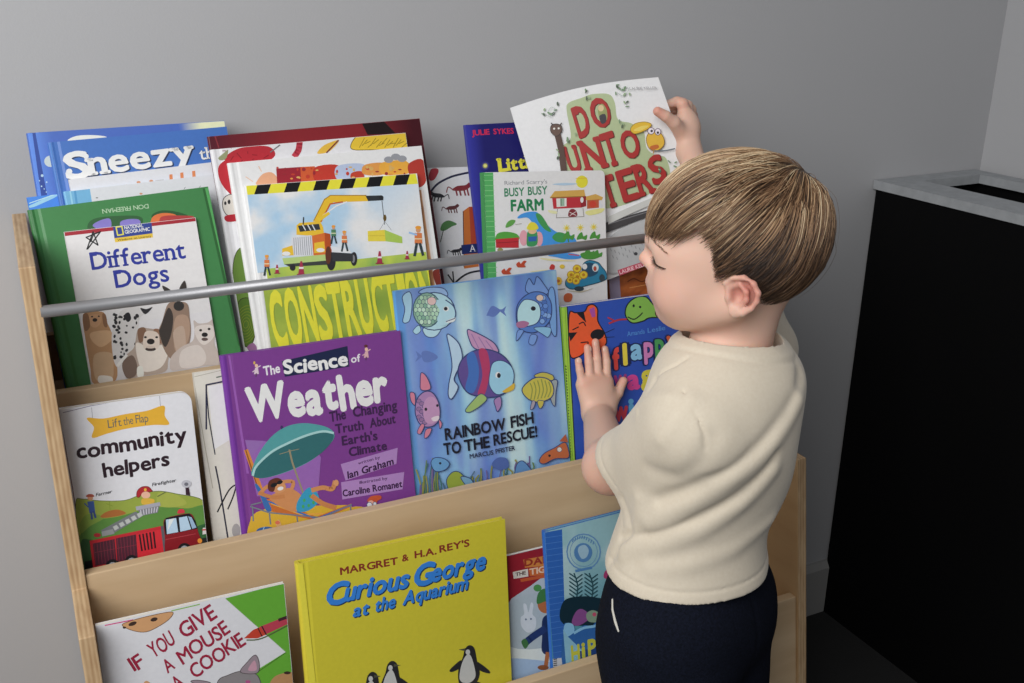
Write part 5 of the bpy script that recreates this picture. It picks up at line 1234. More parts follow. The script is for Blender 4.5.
class Solid:
    def __init__(s): s.ops = []; s.disp = None
    def u(s, prims, k=0.0):
        for q in (prims if isinstance(prims, list) else [prims]): s.ops.append(('u', q, k))
        return s
    def sub(s, q, k=0.0): s.ops.append(('s', q, k)); return s
    def inter(s, q, k=0.0): s.ops.append(('i', q, k)); return s
    def ev(s, p, c=None, rad=None):
        d = np.full(len(p), 0.2)
        for op, q, k in s.ops:
            if c is not None and op != 'i' and np.linalg.norm(q.c - c) > q.R * 1.15 + rad + k + 0.022: continue
            e = q(p)
            if op == 'u':
                if k > 0:
                    h = np.maximum(k - np.abs(d - e), 0) / k; d = np.minimum(d, e) - h * h * k * 0.25
                else: d = np.minimum(d, e)
            elif op == 's':
                e = -e
                if k > 0: h = np.maximum(k - np.abs(d - e), 0) / k; d = np.maximum(d, e) + h * h * k * 0.25
                else: d = np.maximum(d, e)
            else:
                d = np.maximum(d, e)
        if s.disp is not None: d = d - s.disp(p)
        return d
    def mesh(s, lo, hi, h, B=12):
        lo = np.asarray(lo, float); hi = np.asarray(hi, float)
        nb = np.ceil((hi - lo) / (B * h)).astype(int)
        g = np.arange(B + 1) * h
        gx, gy, gz = np.meshgrid(g, g, g, indexing='ij')
        base = np.stack([gx, gy, gz], -1).reshape(-1, 3)
        half = B * h / 2; rad = half * math.sqrt(3)
        cs = [(i, j, k) for i in range(nb[0]) for j in range(nb[1]) for k in range(nb[2])]
        cen = lo + (np.array(cs) + 0.5) * B * h
        NX, NY, NZ = nb * B + 2
        ids, pos, quads = [], [], []
        for (i, j, k), c in zip(cs, cen):
            dc = s.ev(c[None, :], c, rad)[0]
            if abs(dc) > rad * 1.35 + 0.01: continue
            # one extra layer below so that every grid edge of this block has its four cells
            org = lo + np.array((i, j, k)) * B * h
            D = s.ev(base + org, c, rad).reshape(B + 1, B + 1, B + 1)
            S = D < 0
            if S.all() or not S.any(): continue
            c8 = [S[a:B + a, b:B + b, e:B + e] for a in (0, 1) for b in (0, 1) for e in (0, 1)]
            cnt = sum(x.astype(np.int8) for x in c8)
            act = (cnt > 0) & (cnt < 8)
            I = np.argwhere(act)
            if len(I) == 0: continue
            acc = np.zeros((len(I), 3)); n = np.zeros(len(I))
            def val(o): return D[I[:, 0] + o[0], I[:, 1] + o[1], I[:, 2] + o[2]]
            for o0 in ((a, b, e) for a in (0, 1) for b in (0, 1) for e in (0, 1)):
                for ax in range(3):
                    if o0[ax]: continue
                    o1 = list(o0); o1[ax] = 1
                    v0, v1 = val(o0), val(o1)
                    m = (v0 < 0) != (v1 < 0)
                    t = np.where(m, v0 / np.where(m, v0 - v1, 1), 0)
                    q = np.zeros((len(I), 3)); q[:] = o0; q[:, ax] += t
                    acc[m] += q[m]; n[m] += 1
            pp = org + (I + acc / n[:, None]) * h
            G = I + np.array((i, j, k)) * B
            ids.append((G[:, 0] * NY + G[:, 1]) * NZ + G[:, 2]); pos.append(pp)
            for ax in range(3):
                sl0 = [slice(0, B)] * 3; sl1 = [slice(0, B)] * 3; sl1[ax] = slice(1, B + 1)
                a_, b_ = S[tuple(sl0)], S[tuple(sl1)]
                E = np.argwhere(a_ != b_)
                if len(E) == 0: continue
                fl = a_[tuple(E.T)]
                Gg = E + np.array((i, j, k)) * B
                u_, v_ = [(1, 2), (2, 0), (0, 1)][ax]
                def cid(du, dv):
                    C = Gg.copy(); C[:, u_] -= du; C[:, v_] -= dv
                    return (C[:, 0] * NY + C[:, 1]) * NZ + C[:, 2]
                q = np.stack([cid(1, 1), cid(0, 1), cid(0, 0), cid(1, 0)], 1)
                q[~fl] = q[~fl][:, ::-1]
                quads.append(q)
        ids = np.concatenate(ids); pos = np.concatenate(pos); quads = np.concatenate(quads)
        o = np.argsort(ids); ids = ids[o]; pos = pos[o]
        j = np.searchsorted(ids, quads); j = np.clip(j, 0, len(ids) - 1)
        ok = (ids[j] == quads).all(1)
        return pos, j[ok]

def relaxed(pos, faces, k):
    e = np.concatenate([faces[:, [0, 1]], faces[:, [1, 2]], faces[:, [2, 3]], faces[:, [3, 0]]])
    for _ in range(k):
        acc = np.zeros_like(pos); n = np.zeros(len(pos))
        for a, b in ((0, 1), (1, 0)):
            for d in range(3): acc[:, d] += np.bincount(e[:, a], weights=pos[e[:, b], d], minlength=len(pos))
            n += np.bincount(e[:, a], minlength=len(pos))
        pos = pos + 0.5 * (acc / np.maximum(n, 1)[:, None] - pos)
    return pos

def mesh_obj(name, pos, faces, mats, parent=None, smooth=True, relax=0):
    if relax: pos = relaxed(pos, faces, relax)
    me = bpy.data.meshes.new(name)
    off = np.zeros(3) if parent is None else np.array(parent.matrix_basis.translation)
    P = (pos - off).astype(np.float32)
    nf, k = faces.shape
    me.vertices.add(len(P)); me.vertices.foreach_set('co', P.ravel())
    me.loops.add(nf * k); me.loops.foreach_set('vertex_index', faces.astype(np.int32).ravel())
    me.polygons.add(nf); me.polygons.foreach_set('loop_start', np.arange(0, nf * k, k, dtype=np.int32))
    me.update(calc_edges=True)
    me.polygons.foreach_set('use_smooth', np.full(nf, smooth))
    for m in (mats if isinstance(mats, (list, tuple)) else [mats]): me.materials.append(m)
    o = bpy.data.objects.new(name, me); link(o, parent)
    return o
# ------------------------------------------------------------------ the child
QH = globals().get('QH', 1.0)     # mesh fineness factor
def W3(v): return np.array((v.x, v.y, v.z))
def at(u, v, fw):
    d = RIGHT * (u - 512) - UPV * (v - 341.5) + FWD * FPX
    return W3(EYE + d * (fw / FPX))
def aty(u, v, y): return W3(P_at(u, v, y))
def nrm(a): return a / np.linalg.norm(a)
HO = V3(0.6205, 0.7558, 0.9721)
HF = nrm(V3(-0.773, 0.634, 0)); HU = V3(0, 0, 1.0); HL = np.cross(HU, HF)
HAX = np.array([HF, HL, HU])
def hd(f, l, u): return HO + (HF * f + HL * l + HU * u) * 0.001
NB = V3(0.622, 0.757, 0.905)
TF = nrm(V3(-0.42, 0.907, 0)); TL_ = np.cross(HU, TF); TAX = np.array([TF, TL_, HU])
LS = V3(0.5495, 0.718, 0.855); RS = V3(0.722, 0.825, 0.872)
LE = at(610, 467, 1.14)
HIP = V3(0.5915, 0.7625, 0.655)
person = thing('person', 'toddler with light brown hair in cream t-shirt and navy trousers reaching into the book shelf', 'person', tuple(V3(0.58, 0.765, 0)))

body = Solid()
# cranium, jaw, cheeks
body.u(Ell(hd(1, 0, 45), (.078, .0655, .073), HAX))
body.u(Ell(hd(30, 0, -2), (.048, .050, .048), HAX), .03)
body.u(Ell(hd(48, 0, 28), (.037, .050, .036), HAX), .02)
for s in (-1, 1):
    body.u(Ell(hd(50, 27 * s, -13), (.027, .026, .027), HAX), .018)
    body.u(Cap(hd(2, 46 * s, -16), hd(50, 16 * s, -38), .014, .013), .02)
body.u(Ell(hd(62, 0, -38), (.0135, .017, .012), HAX), .016)
# eye sockets and lowered lids
for s in (-1, 1):
    body.sub(Ell(hd(87, 19 * s, 19), (.013, .015, .010), HAX), .012)
    body.u(Ell(hd(61.5, 22.5 * s, 19.5), (.0130, .0140, .0115), HAX), .005)
    body.u(Cap(hd(80, 9 * s, 33), hd(70, 30 * s, 32), .006, .006), .016)
# nose
body.u(Cap(hd(80.5, 0, 27), hd(87, 0, 14), .0042, .0050), .010)
body.u(Ell(hd(90.6, 0, 12.0), (.0058, .0060, .0052), HAX), .006)
for s in (-1, 1): body.u(Ell(hd(85.0, 5.6 * s, 8.6), (.0052, .0038, .0042), HAX), .004)
for s in (-1, 1): body.sub(Ell(hd(87, 3.8 * s, 3.6), (.0030, .0020, .0022), HAX), .002)
# mouth
body.u(Ell(hd(73, 0, -12), (.013, .022, .018), HAX), .012)
body.u(Cap(hd(83.8, -5, -9.5), hd(83.8, 5, -9.5), .0038, .0038), .005)
body.u(Cap(hd(81, 4, -10.5), hd(74, 15, -14), .0036, .002), .004); body.u(Cap(hd(81, -4, -10.5), hd(74, -15, -14), .0036, .002), .004)
body.u(Cap(hd(79, -7, -18.5), hd(79, 7, -18.5), .0042, .0042), .005)
body.u(Cap(hd(79, 7, -18.5), hd(73, 14, -15), .004, .002), .004); body.u(Cap(hd(79, -7, -18.5), hd(73, -14, -15), .004, .002), .004)
for s in (-1, 1): body.sub(Cap(hd(86, 0, -14.3), hd(77.5, 13 * s, -15), .0013, .001), .0015)
# ears
def ear(s):
    # ear frame tipped outward at the back
    def e(f, u, o): return hd(f * 1.0 - 3.5, s * (62.5 + o * .95 - 0.10 * f), u * .9 - 1)
    outer = [(10, 6, 1.5), (13, 14, 3), (7, 21, 6), (-3, 22.5, 9), (-12, 18, 11.5), (-16.5, 9, 12.5), (-16, 0, 12), (-12, -8, 10.5), (-5, -14.5, 8)]
    body.u(Ell(e(-2, 3, 2.5), (.0145, .0045, .0185), HAX), .004)
    body.u(chain([e(*q) for q in outer], [.0024, .0026, .0028, .0028, .0028, .0029, .0028, .0029, .0038]), .0022)
    body.u(Ell(e(1.5, -14.5, 5.5), (.0070, .0036, .0066), HAX), .004)
    body.sub(Ell(e(2, 2.5, 8.5), (.0072, .0062, .0082), HAX), .003)
    body.sub(Cap(e(4, 14, 8.5), e(-6, 16.5, 10.5), .0026, .0026), .0025)
    body.sub(Cap(e(-6, 16.5, 10.5), e(-11.5, 6, 13), .0026, .0022), .0025)
    body.sub(Cap(e(-11.5, 6, 13), e(-9, -4, 12), .0022, .0018), .0025)
    body.u(chain([e(0, 15, 7.0), e(-6.5, 8, 9.5), e(-7, 0, 9.5), e(-3.5, -6.5, 8.0)], [.0021, .0024, .0024, .0022]), .003)
    body.u(Ell(e(9, -1, 3.8), (.0038, .0034, .0045), HAX), .003)
ear(1); ear(-1)
# neck and trunk
body.u(Cap(hd(-16, 0, -14), NB + V3(0, 0, -.02), .033, .036), .022)
body.u(Cap(NB + TL_ * .02 - HU * .04, LS - HU * .016, .030, .030), .03)
body.u(Cap(NB - TL_ * .02 - HU * .04, RS - HU * .016, .030, .028), .03)
CH = NB * .62 + HIP * .38 + V3(0, 0, -.005)
body.u(Ell(CH, (.060, .082, .10), TAX), .03)
body.u(Ell(NB * .25 + HIP * .75 + TF * .004, (.060, .074, .085), TAX), .03)
body.u(Ell(HIP + V3(0, 0, -.02), (.072, .088, .065), TAX), .03)
# legs to the floor
FT = V3(.610, .735, 0)
for s in (-1, 1):
    h0 = HIP + TL_ * .045 * s - HU * .05; k0 = FT + TL_ * .05 * s + V3(0, .012, .31); a0 = FT + TL_ * .05 * s + V3(0, -.01, .062)
    body.u(Cap(h0, k0, .054, .037), .02); body.u(Cap(k0, k0 * .55 + a0 * .45 - TF * .006, .036, .037), .01); body.u(Cap(k0 * .5 + a0 * .5 - TF * .006, a0, .035, .024), .01)
    body.u(Cap(a0 - HU * .03 - TF * .015, a0 - HU * .04 + TF * .07, .022, .018), .015)
# ---- left arm: palm flat on the board book
bk0 = V3(0, 1.045, Z0); bn = nrm(V3(0, -1, 0.2))
def onb(u, v, off):
    d = W3(ray(u, v)); e = W3(EYE); t = ((bk0 - e) @ bn + off) / (d @ bn)
    return e + d * t
WR = onb(598.5, 416, .017)
body.u(Cap(LS - HU * .014, LE, .031, .029), .02)
body.u(Cap(LE, WR, .0285, .0200), .014)

def hand_l():
    mcp = {'p': (582.5, 385), 'r': (590, 381), 'm': (598.4, 380), 'i': (606.8, 382)}
    tips = {'p': [(579.8, 370), (578.0, 361)], 'r': [(588.8, 362), (587.3, 347.5)], 'm': [(597, 359), (595.4, 342)], 'i': [(606.4, 362), (604.8, 349)]}
    rad = {'p': .0052, 'r': .0056, 'm': .0058, 'i': .0057}
    for k in 'prmi':
        m = onb(*mcp[k], .0115)
        wr = onb(598.5 + {'p': -9, 'r': -3, 'm': 3, 'i': 9}[k] * .8, 411, .015)
        body.u(Cap(wr, m, .0115, .0092), .012)
    body.u(Ell(onb(597, 394, .0115), (.019, .009, .017), np.array([V3(1, 0, 0), bn, nrm(np.cross(V3(1, 0, 0), bn))])), .010)
    for k in 'prmi':
        m = onb(*mcp[k], .0120); a, t = onb(*tips[k][0], .0098), onb(*tips[k][1], .0072)
        r = rad[k]
        body.u(Cap(m, a, r * 1.10, r), .003); body.u(Cap(a, t, r, r * .86), .0015)
    body.u(Cap(onb(608, 404, .014), onb(617.5, 393, .0115), .0112, .0078), .009)
    body.u(Cap(onb(617.5, 393, .0115), onb(623.2, 381, .0082), .0072, .0060), .002)
hand_l()
# ---- right arm: pinches the top right edge of the otter book
WR2 = aty(688.5, 150, 1.145)
RE = (RS * .47 + WR2 * .53) + V3(.012, .0, -.022)
body.u(Cap(RS - HU * .014, RE, .030, .028), .02)
body.u(Cap(RE, RE * .6 + WR2 * .4, .030, .0275), .01); body.u(Cap(RE * .62 + WR2 * .38, WR2, .0265, .0158), .01)
def hand_r():
    py = 1.158
    palm = [((681, 140), (684, 122)), ((686, 141), (689, 116)), ((692, 142), (693, 114))]
    body.u(Ell(aty(687, 127, py - .002), (.0185, .014, .024), np.array([nrm(V3(.9, .1, .2)), V3(0, 1, 0), nrm(V3(-.2, 0, .95))])), .008)
    body.u(Cap(WR2, aty(686.5, 132, py - .004), .0158, .0155), .012)
    kn = [(682.5, 104, .004), (687, 106, .015), (690.5, 110, .025), (692, 116, .033)]
    pp = [(677, 101.5, .010), (681, 103, .021), (684, 107, .029), (686, 113, .037)]
    tp = [(667, 104.5, .0105), (669, 107, .016), (672, 110, .022), (675, 116, .028)]
    for (a, b, c) in zip(kn, pp, tp):
        A_, B_, C_ = aty(a[0], a[1], py + a[2]), aty(b[0], b[1], py + b[2]), aty(c[0], c[1], py + c[2])
        body.u(Cap(aty(689, 128, py + a[2] * .6), A_, .0095, .0076), .009)
        body.u(Cap(A_, B_, .0080, .0070), .003); body.u(Cap(B_, C_, .0069, .0056), .001)
    body.u(Cap(aty(684, 136, py - .008), aty(674, 122.5, py - .016), .0112, .0088), .008)
    body.u(Cap(aty(674, 122.5, py - .016), aty(665.5, 116, py - .0165), .0084, .0074), .003)
    body.u(Cap(aty(665.5, 116, py - .0165), aty(657.5, 111.3, py - .0125), .0074, .0062), .001)
hand_r()
lo = np.min([q.c - q.R for _, q, _ in body.ops], axis=0) - .01; lo[2] = -0.012
hi = np.max([q.c + q.R for _, q, _ in body.ops if q.R < 1], axis=0) + .01
pos, fc = body.mesh(lo, hi, .0015 * QH)

# skin
M['skin'] = new_mat('skin', srgb('#d9ab90'), 0.5, spec=0.35)
nt, n_, l_, b_ = nodes(M['skin'])
b_.inputs['Subsurface Weight'].default_value = 0.25
b_.inputs['Subsurface Radius'].default_value = (0.012, 0.004, 0.002)
b_.inputs['Subsurface Scale'].default_value = 0.6
at_ = n_.new('ShaderNodeAttribute'); at_.attribute_name = 'tone'
l_.new(at_.outputs['Color'], b_.inputs['Base Color'])
no_ = n_.new('ShaderNodeTexNoise'); no_.inputs['Scale'].default_value = 900; no_.inputs['Detail'].default_value = 2
bp_ = n_.new('ShaderNodeBump'); bp_.inputs['Strength'].default_value = .08; bp_.inputs['Distance'].default_value = .0005
tc_ = n_.new('ShaderNodeTexCoord'); l_.new(tc_.outputs['Object'], no_.inputs['Vector']); l_.new(no_.outputs['Fac'], bp_.inputs['Height']); l_.new(bp_.outputs['Normal'], b_.inputs['Normal'])
skin_o = mesh_obj('body', pos, fc, M['skin'], person, relax=1)
def gauss(c, r): return np.exp(-((pos - c) ** 2).sum(1) / (2 * r * r))
base = np.tile(np.array(srgb('#e4bca8')), (len(pos), 1))
def tint(col, w):
    global base
    w = np.clip(w, 0, 1)[:, None]; base = base * (1 - w) + np.array(srgb(col)) * w
for s in (1, -1):
    tint('#dda08e', .55 * gauss(hd(60, 36 * s, -8), .016))                 # cheeks
    tint('#c9776a', .75 * gauss(hd(-12, 70 * s, 14), .010)); tint('#c4695f', .6 * gauss(hd(-16, 72 * s, 2), .009))   # ear rims
    tint('#b4655a', .6 * gauss(hd(0, 66 * s, 2), .006))
    tint('#d3a496', .4 * gauss(hd(78, 19 * s, 19), .008))
tint('#d9937f', .5 * gauss(hd(93, 0, 10), .007))
for f_, l0, u_ in ((83, 0, -10), (81, 6, -11), (81, -6, -11), (80, 0, -19), (79, 6, -18), (79, -6, -18), (76, 11, -15), (76, -11, -15)):
    tint('#c2706a', .95 * gauss(hd(f_, l0, u_), .0042))
for p_ in (onb(578.3, 361, .007), onb(588, 349, .007), onb(594.8, 344, .007), onb(604, 350, .007), onb(623, 381, .008)):
    tint('#dc9c88', .7 * gauss(p_, .009))
for p_ in (onb(590, 379, .018), onb(598, 377, .018), onb(607, 379, .018), onb(583, 383, .018)): tint('#dba08b', .45 * gauss(p_, .006))
tint('#d98f7c', .8 * gauss(aty(657.5, 111.3, 1.145), .008)); tint('#dc9c88', .5 * gauss(aty(683, 102, 1.16), .010)); tint('#dc9c88', .5 * gauss(LE + V3(0, -.02, -.015), .03))
ca = skin_o.data.color_attributes.new('tone', 'FLOAT_COLOR', 'POINT')
ca.data.foreach_set('color', np.concatenate([base, np.ones((len(base), 1))], 1).astype(np.float32).ravel())

# ---- fingernails
M['nail'] = new_mat('nail', srgb('#e6bdaa'), 0.3, spec=0.5)
def nails():
    for (a, t, r) in (((580.3, 368), (578.3, 361), .0056), ((589.2, 360), (588, 349), .0061), ((596.6, 357), (594.8, 344), .0063), ((605.8, 361), (604, 350), .0062)):
        A_, T_p = onb(*a, .0098), onb(*t, .0072)
        ax = nrm(T_p - A_); sd = nrm(np.cross(ax, bn)); up_ = np.cross(sd, ax); up_ = up_ * np.sign(up_ @ bn)
        S = Solid(); S.u(Ell(T_p + up_ * (r * .55) - ax * .0002, (.0046, .0036, .0017), np.array([ax, sd, up_])))
        c = T_p; p, f = S.mesh(c - .012, c + .012, .0005)
        mesh_obj('fingernail', p, f, M['nail'], skin_o if False else person)
nails()

# ---- t-shirt
M['shirt'] = new_mat('cotton_jersey', srgb('#d8ccb8'), 0.85, spec=0.15)
nt, n_, l_, b_ = nodes(M['shirt'])
b_.inputs['Sheen Weight'].default_value = 0.25
add_noise_bump(M['shirt'], 1400, 0.25, 0.0005, 2)
add_color_noise(M['shirt'], srgb('#d5c9b5'), srgb('#d9cebb'), (1, 1, 1), 300, 3)
def seg_fields(p, pts):
    """distance to a polyline"""
    best = np.full(len(p), 9.0)
    for i in range(len(pts) - 1):
        a, b = pts[i], pts[i + 1]; ab = b - a; q = p - a
        t = np.clip(q @ ab / (ab @ ab), 0, 1)
        best = np.minimum(best, np.linalg.norm(q - t[:, None] * ab, axis=1))
    return best
LE2 = LE + V3(-.002, -.004, -.004)
slc = LS * .28 + LE2 * .72 + V3(0, 0, -.008); sln = nrm(nrm(LE2 - LS) + V3(0, 0, -.38))
src = RS * .28 + RE * .72; srn = nrm(RE - RS)
class Part(Solid):
    def close(s, c, R): s.c = c; s.R = R; return s
    def __call__(s, p): return s.ev(p)
sl = Part(); mid_ = LS * .3 + LE2 * .7 + V3(0.004, -.002, -.006)
sl.u(Cap(LS - HU * .016, mid_, .040, .040)); sl.u(Cap(mid_, LE2 + (LE2 - LS) * .2, .040, .043), .01)
sl.inter(Plane(slc, sln)); sl.sub(Cap(slc + sln * .03, slc - sln * .012, .0335, .0325)); sl.close((LS + LE2) / 2, .17)
sr = Part(); sr.u(Cap(RS - HU * .016, RE, .037, .039)); sr.inter(Plane(src, srn)); sr.sub(Cap(src + srn * .03, src - srn * .012, .0315, .031)); sr.close((RS + RE) / 2, .17)
shirt = Solid()
shirt.u(Cap(NB + TL_ * .005 - HU * .042, LS - HU * .016, .050, .038), .03)
shirt.u(Ell(NB - HU * .036 - TF * .002, (.066, .068, .034), TAX), .02)
shirt.u(Cap(NB - TL_ * .005 - HU * .042, RS - HU * .018, .047, .029), .03)
shirt.u(Ell(CH - TF * .008, (.077, .085, .105), TAX), .045)
shirt.u(Ell(NB * .3 + HIP * .7 + TF * .002, (.074, .086, .10), TAX), .04)
shirt.u(Ell(HIP + V3(0, 0, -.01), (.084, .094, .080), TAX), .03)
shirt.u(Ell(LS * .5 + CH * .5 - TF * .016, (.046, .05, .06), TAX), .05)
shirt.u(sl, .025); shirt.u(sr, .025)
hemn = nrm(V3(0.03, -0.02, -1)); hemc = HIP + V3(0, 0, .002)
coln = nrm(hd(0, 0, 30) - NB + V3(0, 0, .05)); colc = NB + V3(0, 0, -.008)
shirt.inter(Plane(hemc, hemn))
shirt.sub(Cap(colc - coln * .035, colc + coln * .08, .0515))
def onshirt(u, v, fw=.97): return at(u, v, fw)
def w3(x, y, z): return V3(x, y, z)
FOLDS = []   # (polyline, width, height)
def fold(pts, fw, w, h): FOLDS.append(([at(u, v, f) for (u, v), f in zip(pts, fw)], w, h))
def shirt_disp(p):
    out = np.zeros(len(p))
    for pts, w, h in FOLDS:
        d = seg_fields(p, pts); out += h * np.exp(-(d / w) ** 2)
    from_hem = np.abs((p - hemc) @ hemn)
    out -= .0012 * np.exp(-((from_hem - .013) / .0016) ** 2)                 # hem stitching
    out += .0010 * np.exp(-(from_hem / .010) ** 2)
    fs = np.abs((p - slc) @ sln); near = np.linalg.norm(p - slc, axis=1) < .075
    out -= np.where(near, .0010 * np.exp(-((fs - .012) / .0015) ** 2), 0)
    ad = np.linalg.norm((p - colc) - ((p - colc) @ coln)[:, None] * coln, axis=1)
    out += np.where(np.linalg.norm(p - colc, axis=1) < .10, .0007 * (1 - np.tanh((ad - .0620) / .0007)) - .0008 * np.exp(-((ad - .0640) / .0012) ** 2), 0)
    # slow ripples
    q = p * V3(1, 1, 1)
    out += .0016 * np.sin(38 * q[:, 0] + 22 * q[:, 2] + 2 * np.sin(19 * q[:, 1])) * np.sin(25 * q[:, 2] - 31 * q[:, 1])
    return out
shirt.disp = shirt_disp
FOLD_DEFS = [
    # long diagonal folds sweeping from the right armpit down to the front hem
    ([(797, 400), (775, 440), (735, 478), (690, 505), (650, 522)], (.96, .95, .93, .94, .97), .011, .0050),
    ([(800, 372), (785, 415), (752, 452), (705, 482), (660, 500)], (.97, .96, .93, .93, .96), .008, -.0038),
    ([(772, 470), (742, 505), (700, 530), (660, 545), (625, 548)], (.96, .93, .92, .94, .97), .010, .0046),
    ([(775, 455), (745, 490), (700, 517), (655, 533), (622, 538)], (.96, .93, .92, .94, .97), .006, -.0034),
    ([(770, 520), (735, 548), (690, 565), (650, 568)], (.95, .92, .92, .95), .010, .0028),
    ([(640, 500), (637, 525), (625, 555)], (.97, .97, .98), .009, .0035),
    ([(622, 500), (632, 530), (612, 560)], (.99, .98, .99), .006, -.003),
    # armhole seam and creases at the shoulder
    ([(684, 392), (694, 412), (704, 432), (706, 450)], (.93, .93, .93, .93), .0020, -.0026),
    ([(688, 358), (676, 366), (661, 374)], (.97, .96, .96), .0020, -.0026),
    ([(650, 470), (680, 478), (700, 462), (712, 438)], (.95, .94, .93, .93),   .010, -.0022),
    ([(620, 418), (640, 405), (668, 397)], (.99, .97, .95), .007, .0030),
    ([(655, 380), (640, 395), (632, 402)], (.98, .99, 1.0), .006, -.0035),
    ([(660, 440), (675, 420), (690, 400)], (.94, .93, .93), .009, .0022),
]
for d_ in FOLD_DEFS: fold(*d_)
def snap_to_surface(S, pts):
    """move guide points onto the cloth along the view ray"""
    out = []
    e = W3(EYE)
    for p in pts:
        dirn = nrm(p - e); t = np.linspace(.70, 1.25, 240)
        q = e + dirn[None, :] * (t[:, None])
        d = S(q); k = np.argmax(d < 0)
        out.append(q[k] if (d < 0).any() else p)
    return out
shirt.disp = None
FOLDS = [(snap_to_surface(lambda q: shirt.ev(q), pts), w, h) for pts, w, h in FOLDS]
shirt.disp = shirt_disp
lo = np.min([q.c - q.R for _, q, _ in shirt.ops if q.R < 1], axis=0) - .01; hi = np.max([q.c + q.R for _, q, _ in shirt.ops if q.R < 1], axis=0) + .01
pos2, fc2 = shirt.mesh(lo, hi, .0017 * QH)
pos2 = relaxed(pos2, fc2, 2)
shirt_o = mesh_obj('t_shirt', pos2, fc2, M['shirt'], person, relax=0)
shirt_o['label'] = 'cream short sleeved t-shirt'
# ---- trousers
M['denim'] = new_mat('navy_trousers', srgb('#1a2033'), 0.9, spec=0.1)
add_noise_bump(M['denim'], 900, 0.4, 0.0006, 3)
add_color_noise(M['denim'], srgb('#0c0f18'), srgb('#141826'), (1, 1, 1), 420, 3)
tr = Solid()
tr.u(Ell(HIP + V3(0, 0, -.03), (.078, .090, .075), TAX))
tr.u(Ell(HIP - TF * .030 + V3(0, 0, -.075), (.060, .088, .06), TAX), .03)
for s in (-1, 1):
    h0 = HIP + TL_ * .047 * s - HU * .06 - TF * .006; k0 = FT + TL_ * .056 * s + V3(0, .012, .31); a0 = FT + TL_ * .052 * s + V3(0, -.01, .06)
    tr.u(Cap(h0, k0, .074, .060), .02); tr.u(Cap(k0, a0, .054, .047), .01)
tr.inter(Plane(FT + V3(0, 0, .052), V3(0, 0, -1))); tr.inter(Plane(HIP + V3(0, 0, .025), V3(0, 0, 1)))
def tr_disp(p):
    return .0022 * np.sin(60 * p[:, 2] + 20 * p[:, 0] + 2 * np.sin(30 * p[:, 1])) * np.sin(24 * p[:, 0] + 11 * p[:, 2]) - .0016 * np.exp(-(((p - HIP) @ TL_) / .0025) ** 2) * (p[:, 2] > .5) * (((p - HIP) @ TF) < 0)
tr.disp = tr_disp
lo = np.min([q.c - q.R for _, q, _ in tr.ops if q.R < 1], axis=0) - .01; hi = np.max([q.c + q.R for _, q, _ in tr.ops if q.R < 1], axis=0) + .01; lo[2] = .03
p, f = tr.mesh(lo, hi, .0035)
to = mesh_obj('trousers', p, f, M['denim'], person, relax=1); to['label'] = 'navy blue trousers'
M['piping'] = new_mat('pocket_piping', srgb('#c9c6bd'), 0.8)
pk = snap_to_surface(lambda q: tr.ev(q), [at(613, 600, .96), at(613, 610, .96), at(615.5, 622, .96), at(619, 631, .96)])
S = Solid(); S.u(chain(pk, [.0016] * 4)); c = sum(pk) / 4
p, f = S.mesh(c - .03, c + .03, .0006); mesh_obj('pocket_piping', p, f, M['piping'], person)
# shoes
M['shoe'] = new_mat('canvas_shoe', srgb('#3a3d45'), 0.8)
for s in (-1, 1):
    a0 = FT + TL_ * .05 * s
    S = Solid(); S.u(Ell(a0 + V3(0, -.01, .035) - TF * .01, (.045, .032, .042), TAX)); S.u(Ell(a0 + TF * .045 + V3(0, -.01, .024), (.062, .034, .030), TAX), .02)
    S.inter(Plane(a0 + V3(0, 0, .002), V3(0, 0, -1))); S.inter(Plane(a0 + V3(0, 0, .058), V3(0, 0, 1)))
    p, f = S.mesh(a0 - .11, a0 + .13, .004); mesh_obj('shoe', p, f, M['shoe'], person, relax=1)

# ---- hair: a cap plus thousands of strands combed forward from the crown
M['hair'] = new_mat('hair', srgb('#7a5c3c'), 0.42, spec=0.55)
nt, n_, l_, b_ = nodes(M['hair'])
a_ = n_.new('ShaderNodeAttribute'); a_.attribute_name = 'tone'; l_.new(a_.outputs['Color'], b_.inputs['Base Color'])
EC = np.array([2.5, 0, 46.0]); ER = np.array([88.5, 74.0, 78.0])
HLX = [-95, -52, -40, -30, -20, -14, -6, 12, 20, 24, 32, 40, 50, 60, 86, 110]
HLU = [-46, -45, -41, -26, 2, 14, 19, 20, 17, 40, 58, 62, 54, 49, 46, 46]
def hairline(f): return np.interp(f, HLX, HLU)
rng = np.random.default_rng(5)
cap = Solid(); cap.u(Ell(hd(*(EC + np.array([-1, 0, -1]))), (ER - 3.2) * .001, HAX))
def cap_cut(p):
    q = (p - HO) @ HAX.T * 1000
    return q
class HairCut:
    R = 99; c = HO
    def __call__(s, p):
        q = (p - HO) @ HAX.T * 1000
        return (hairline(q[:, 0]) + 9 - q[:, 2]) * .001 * .7
cap.u(Ell(hd(-34, 0, 68), (.036, .043, .036), HAX), .02)
cap.inter(HairCut())
p, f = cap.mesh(HO - .12, HO + .15, .0022)
hair_cap = mesh_obj('scalp_hair', p, f, M['hair'], person, relax=3)
hc = np.tile(np.append(np.array(srgb('#4f3a26')), 1), (len(p), 1))
hair_cap.data.color_attributes.new('tone', 'FLOAT_COLOR', 'POINT').data.foreach_set('color', hc.astype(np.float32).ravel())
CROWN = np.array([-68.0, -16.0, 92.0])
BUMP = np.array([-.74, 0, .62]); BUMP /= np.linalg.norm(BUMP)
def to_shell(q, s):
    d = (q - EC) / ER; d = d / np.linalg.norm(d)
    s = s * (1 + .06 * math.exp(-float((d - BUMP) @ (d - BUMP)) / .22))
    return EC + d * s * ER
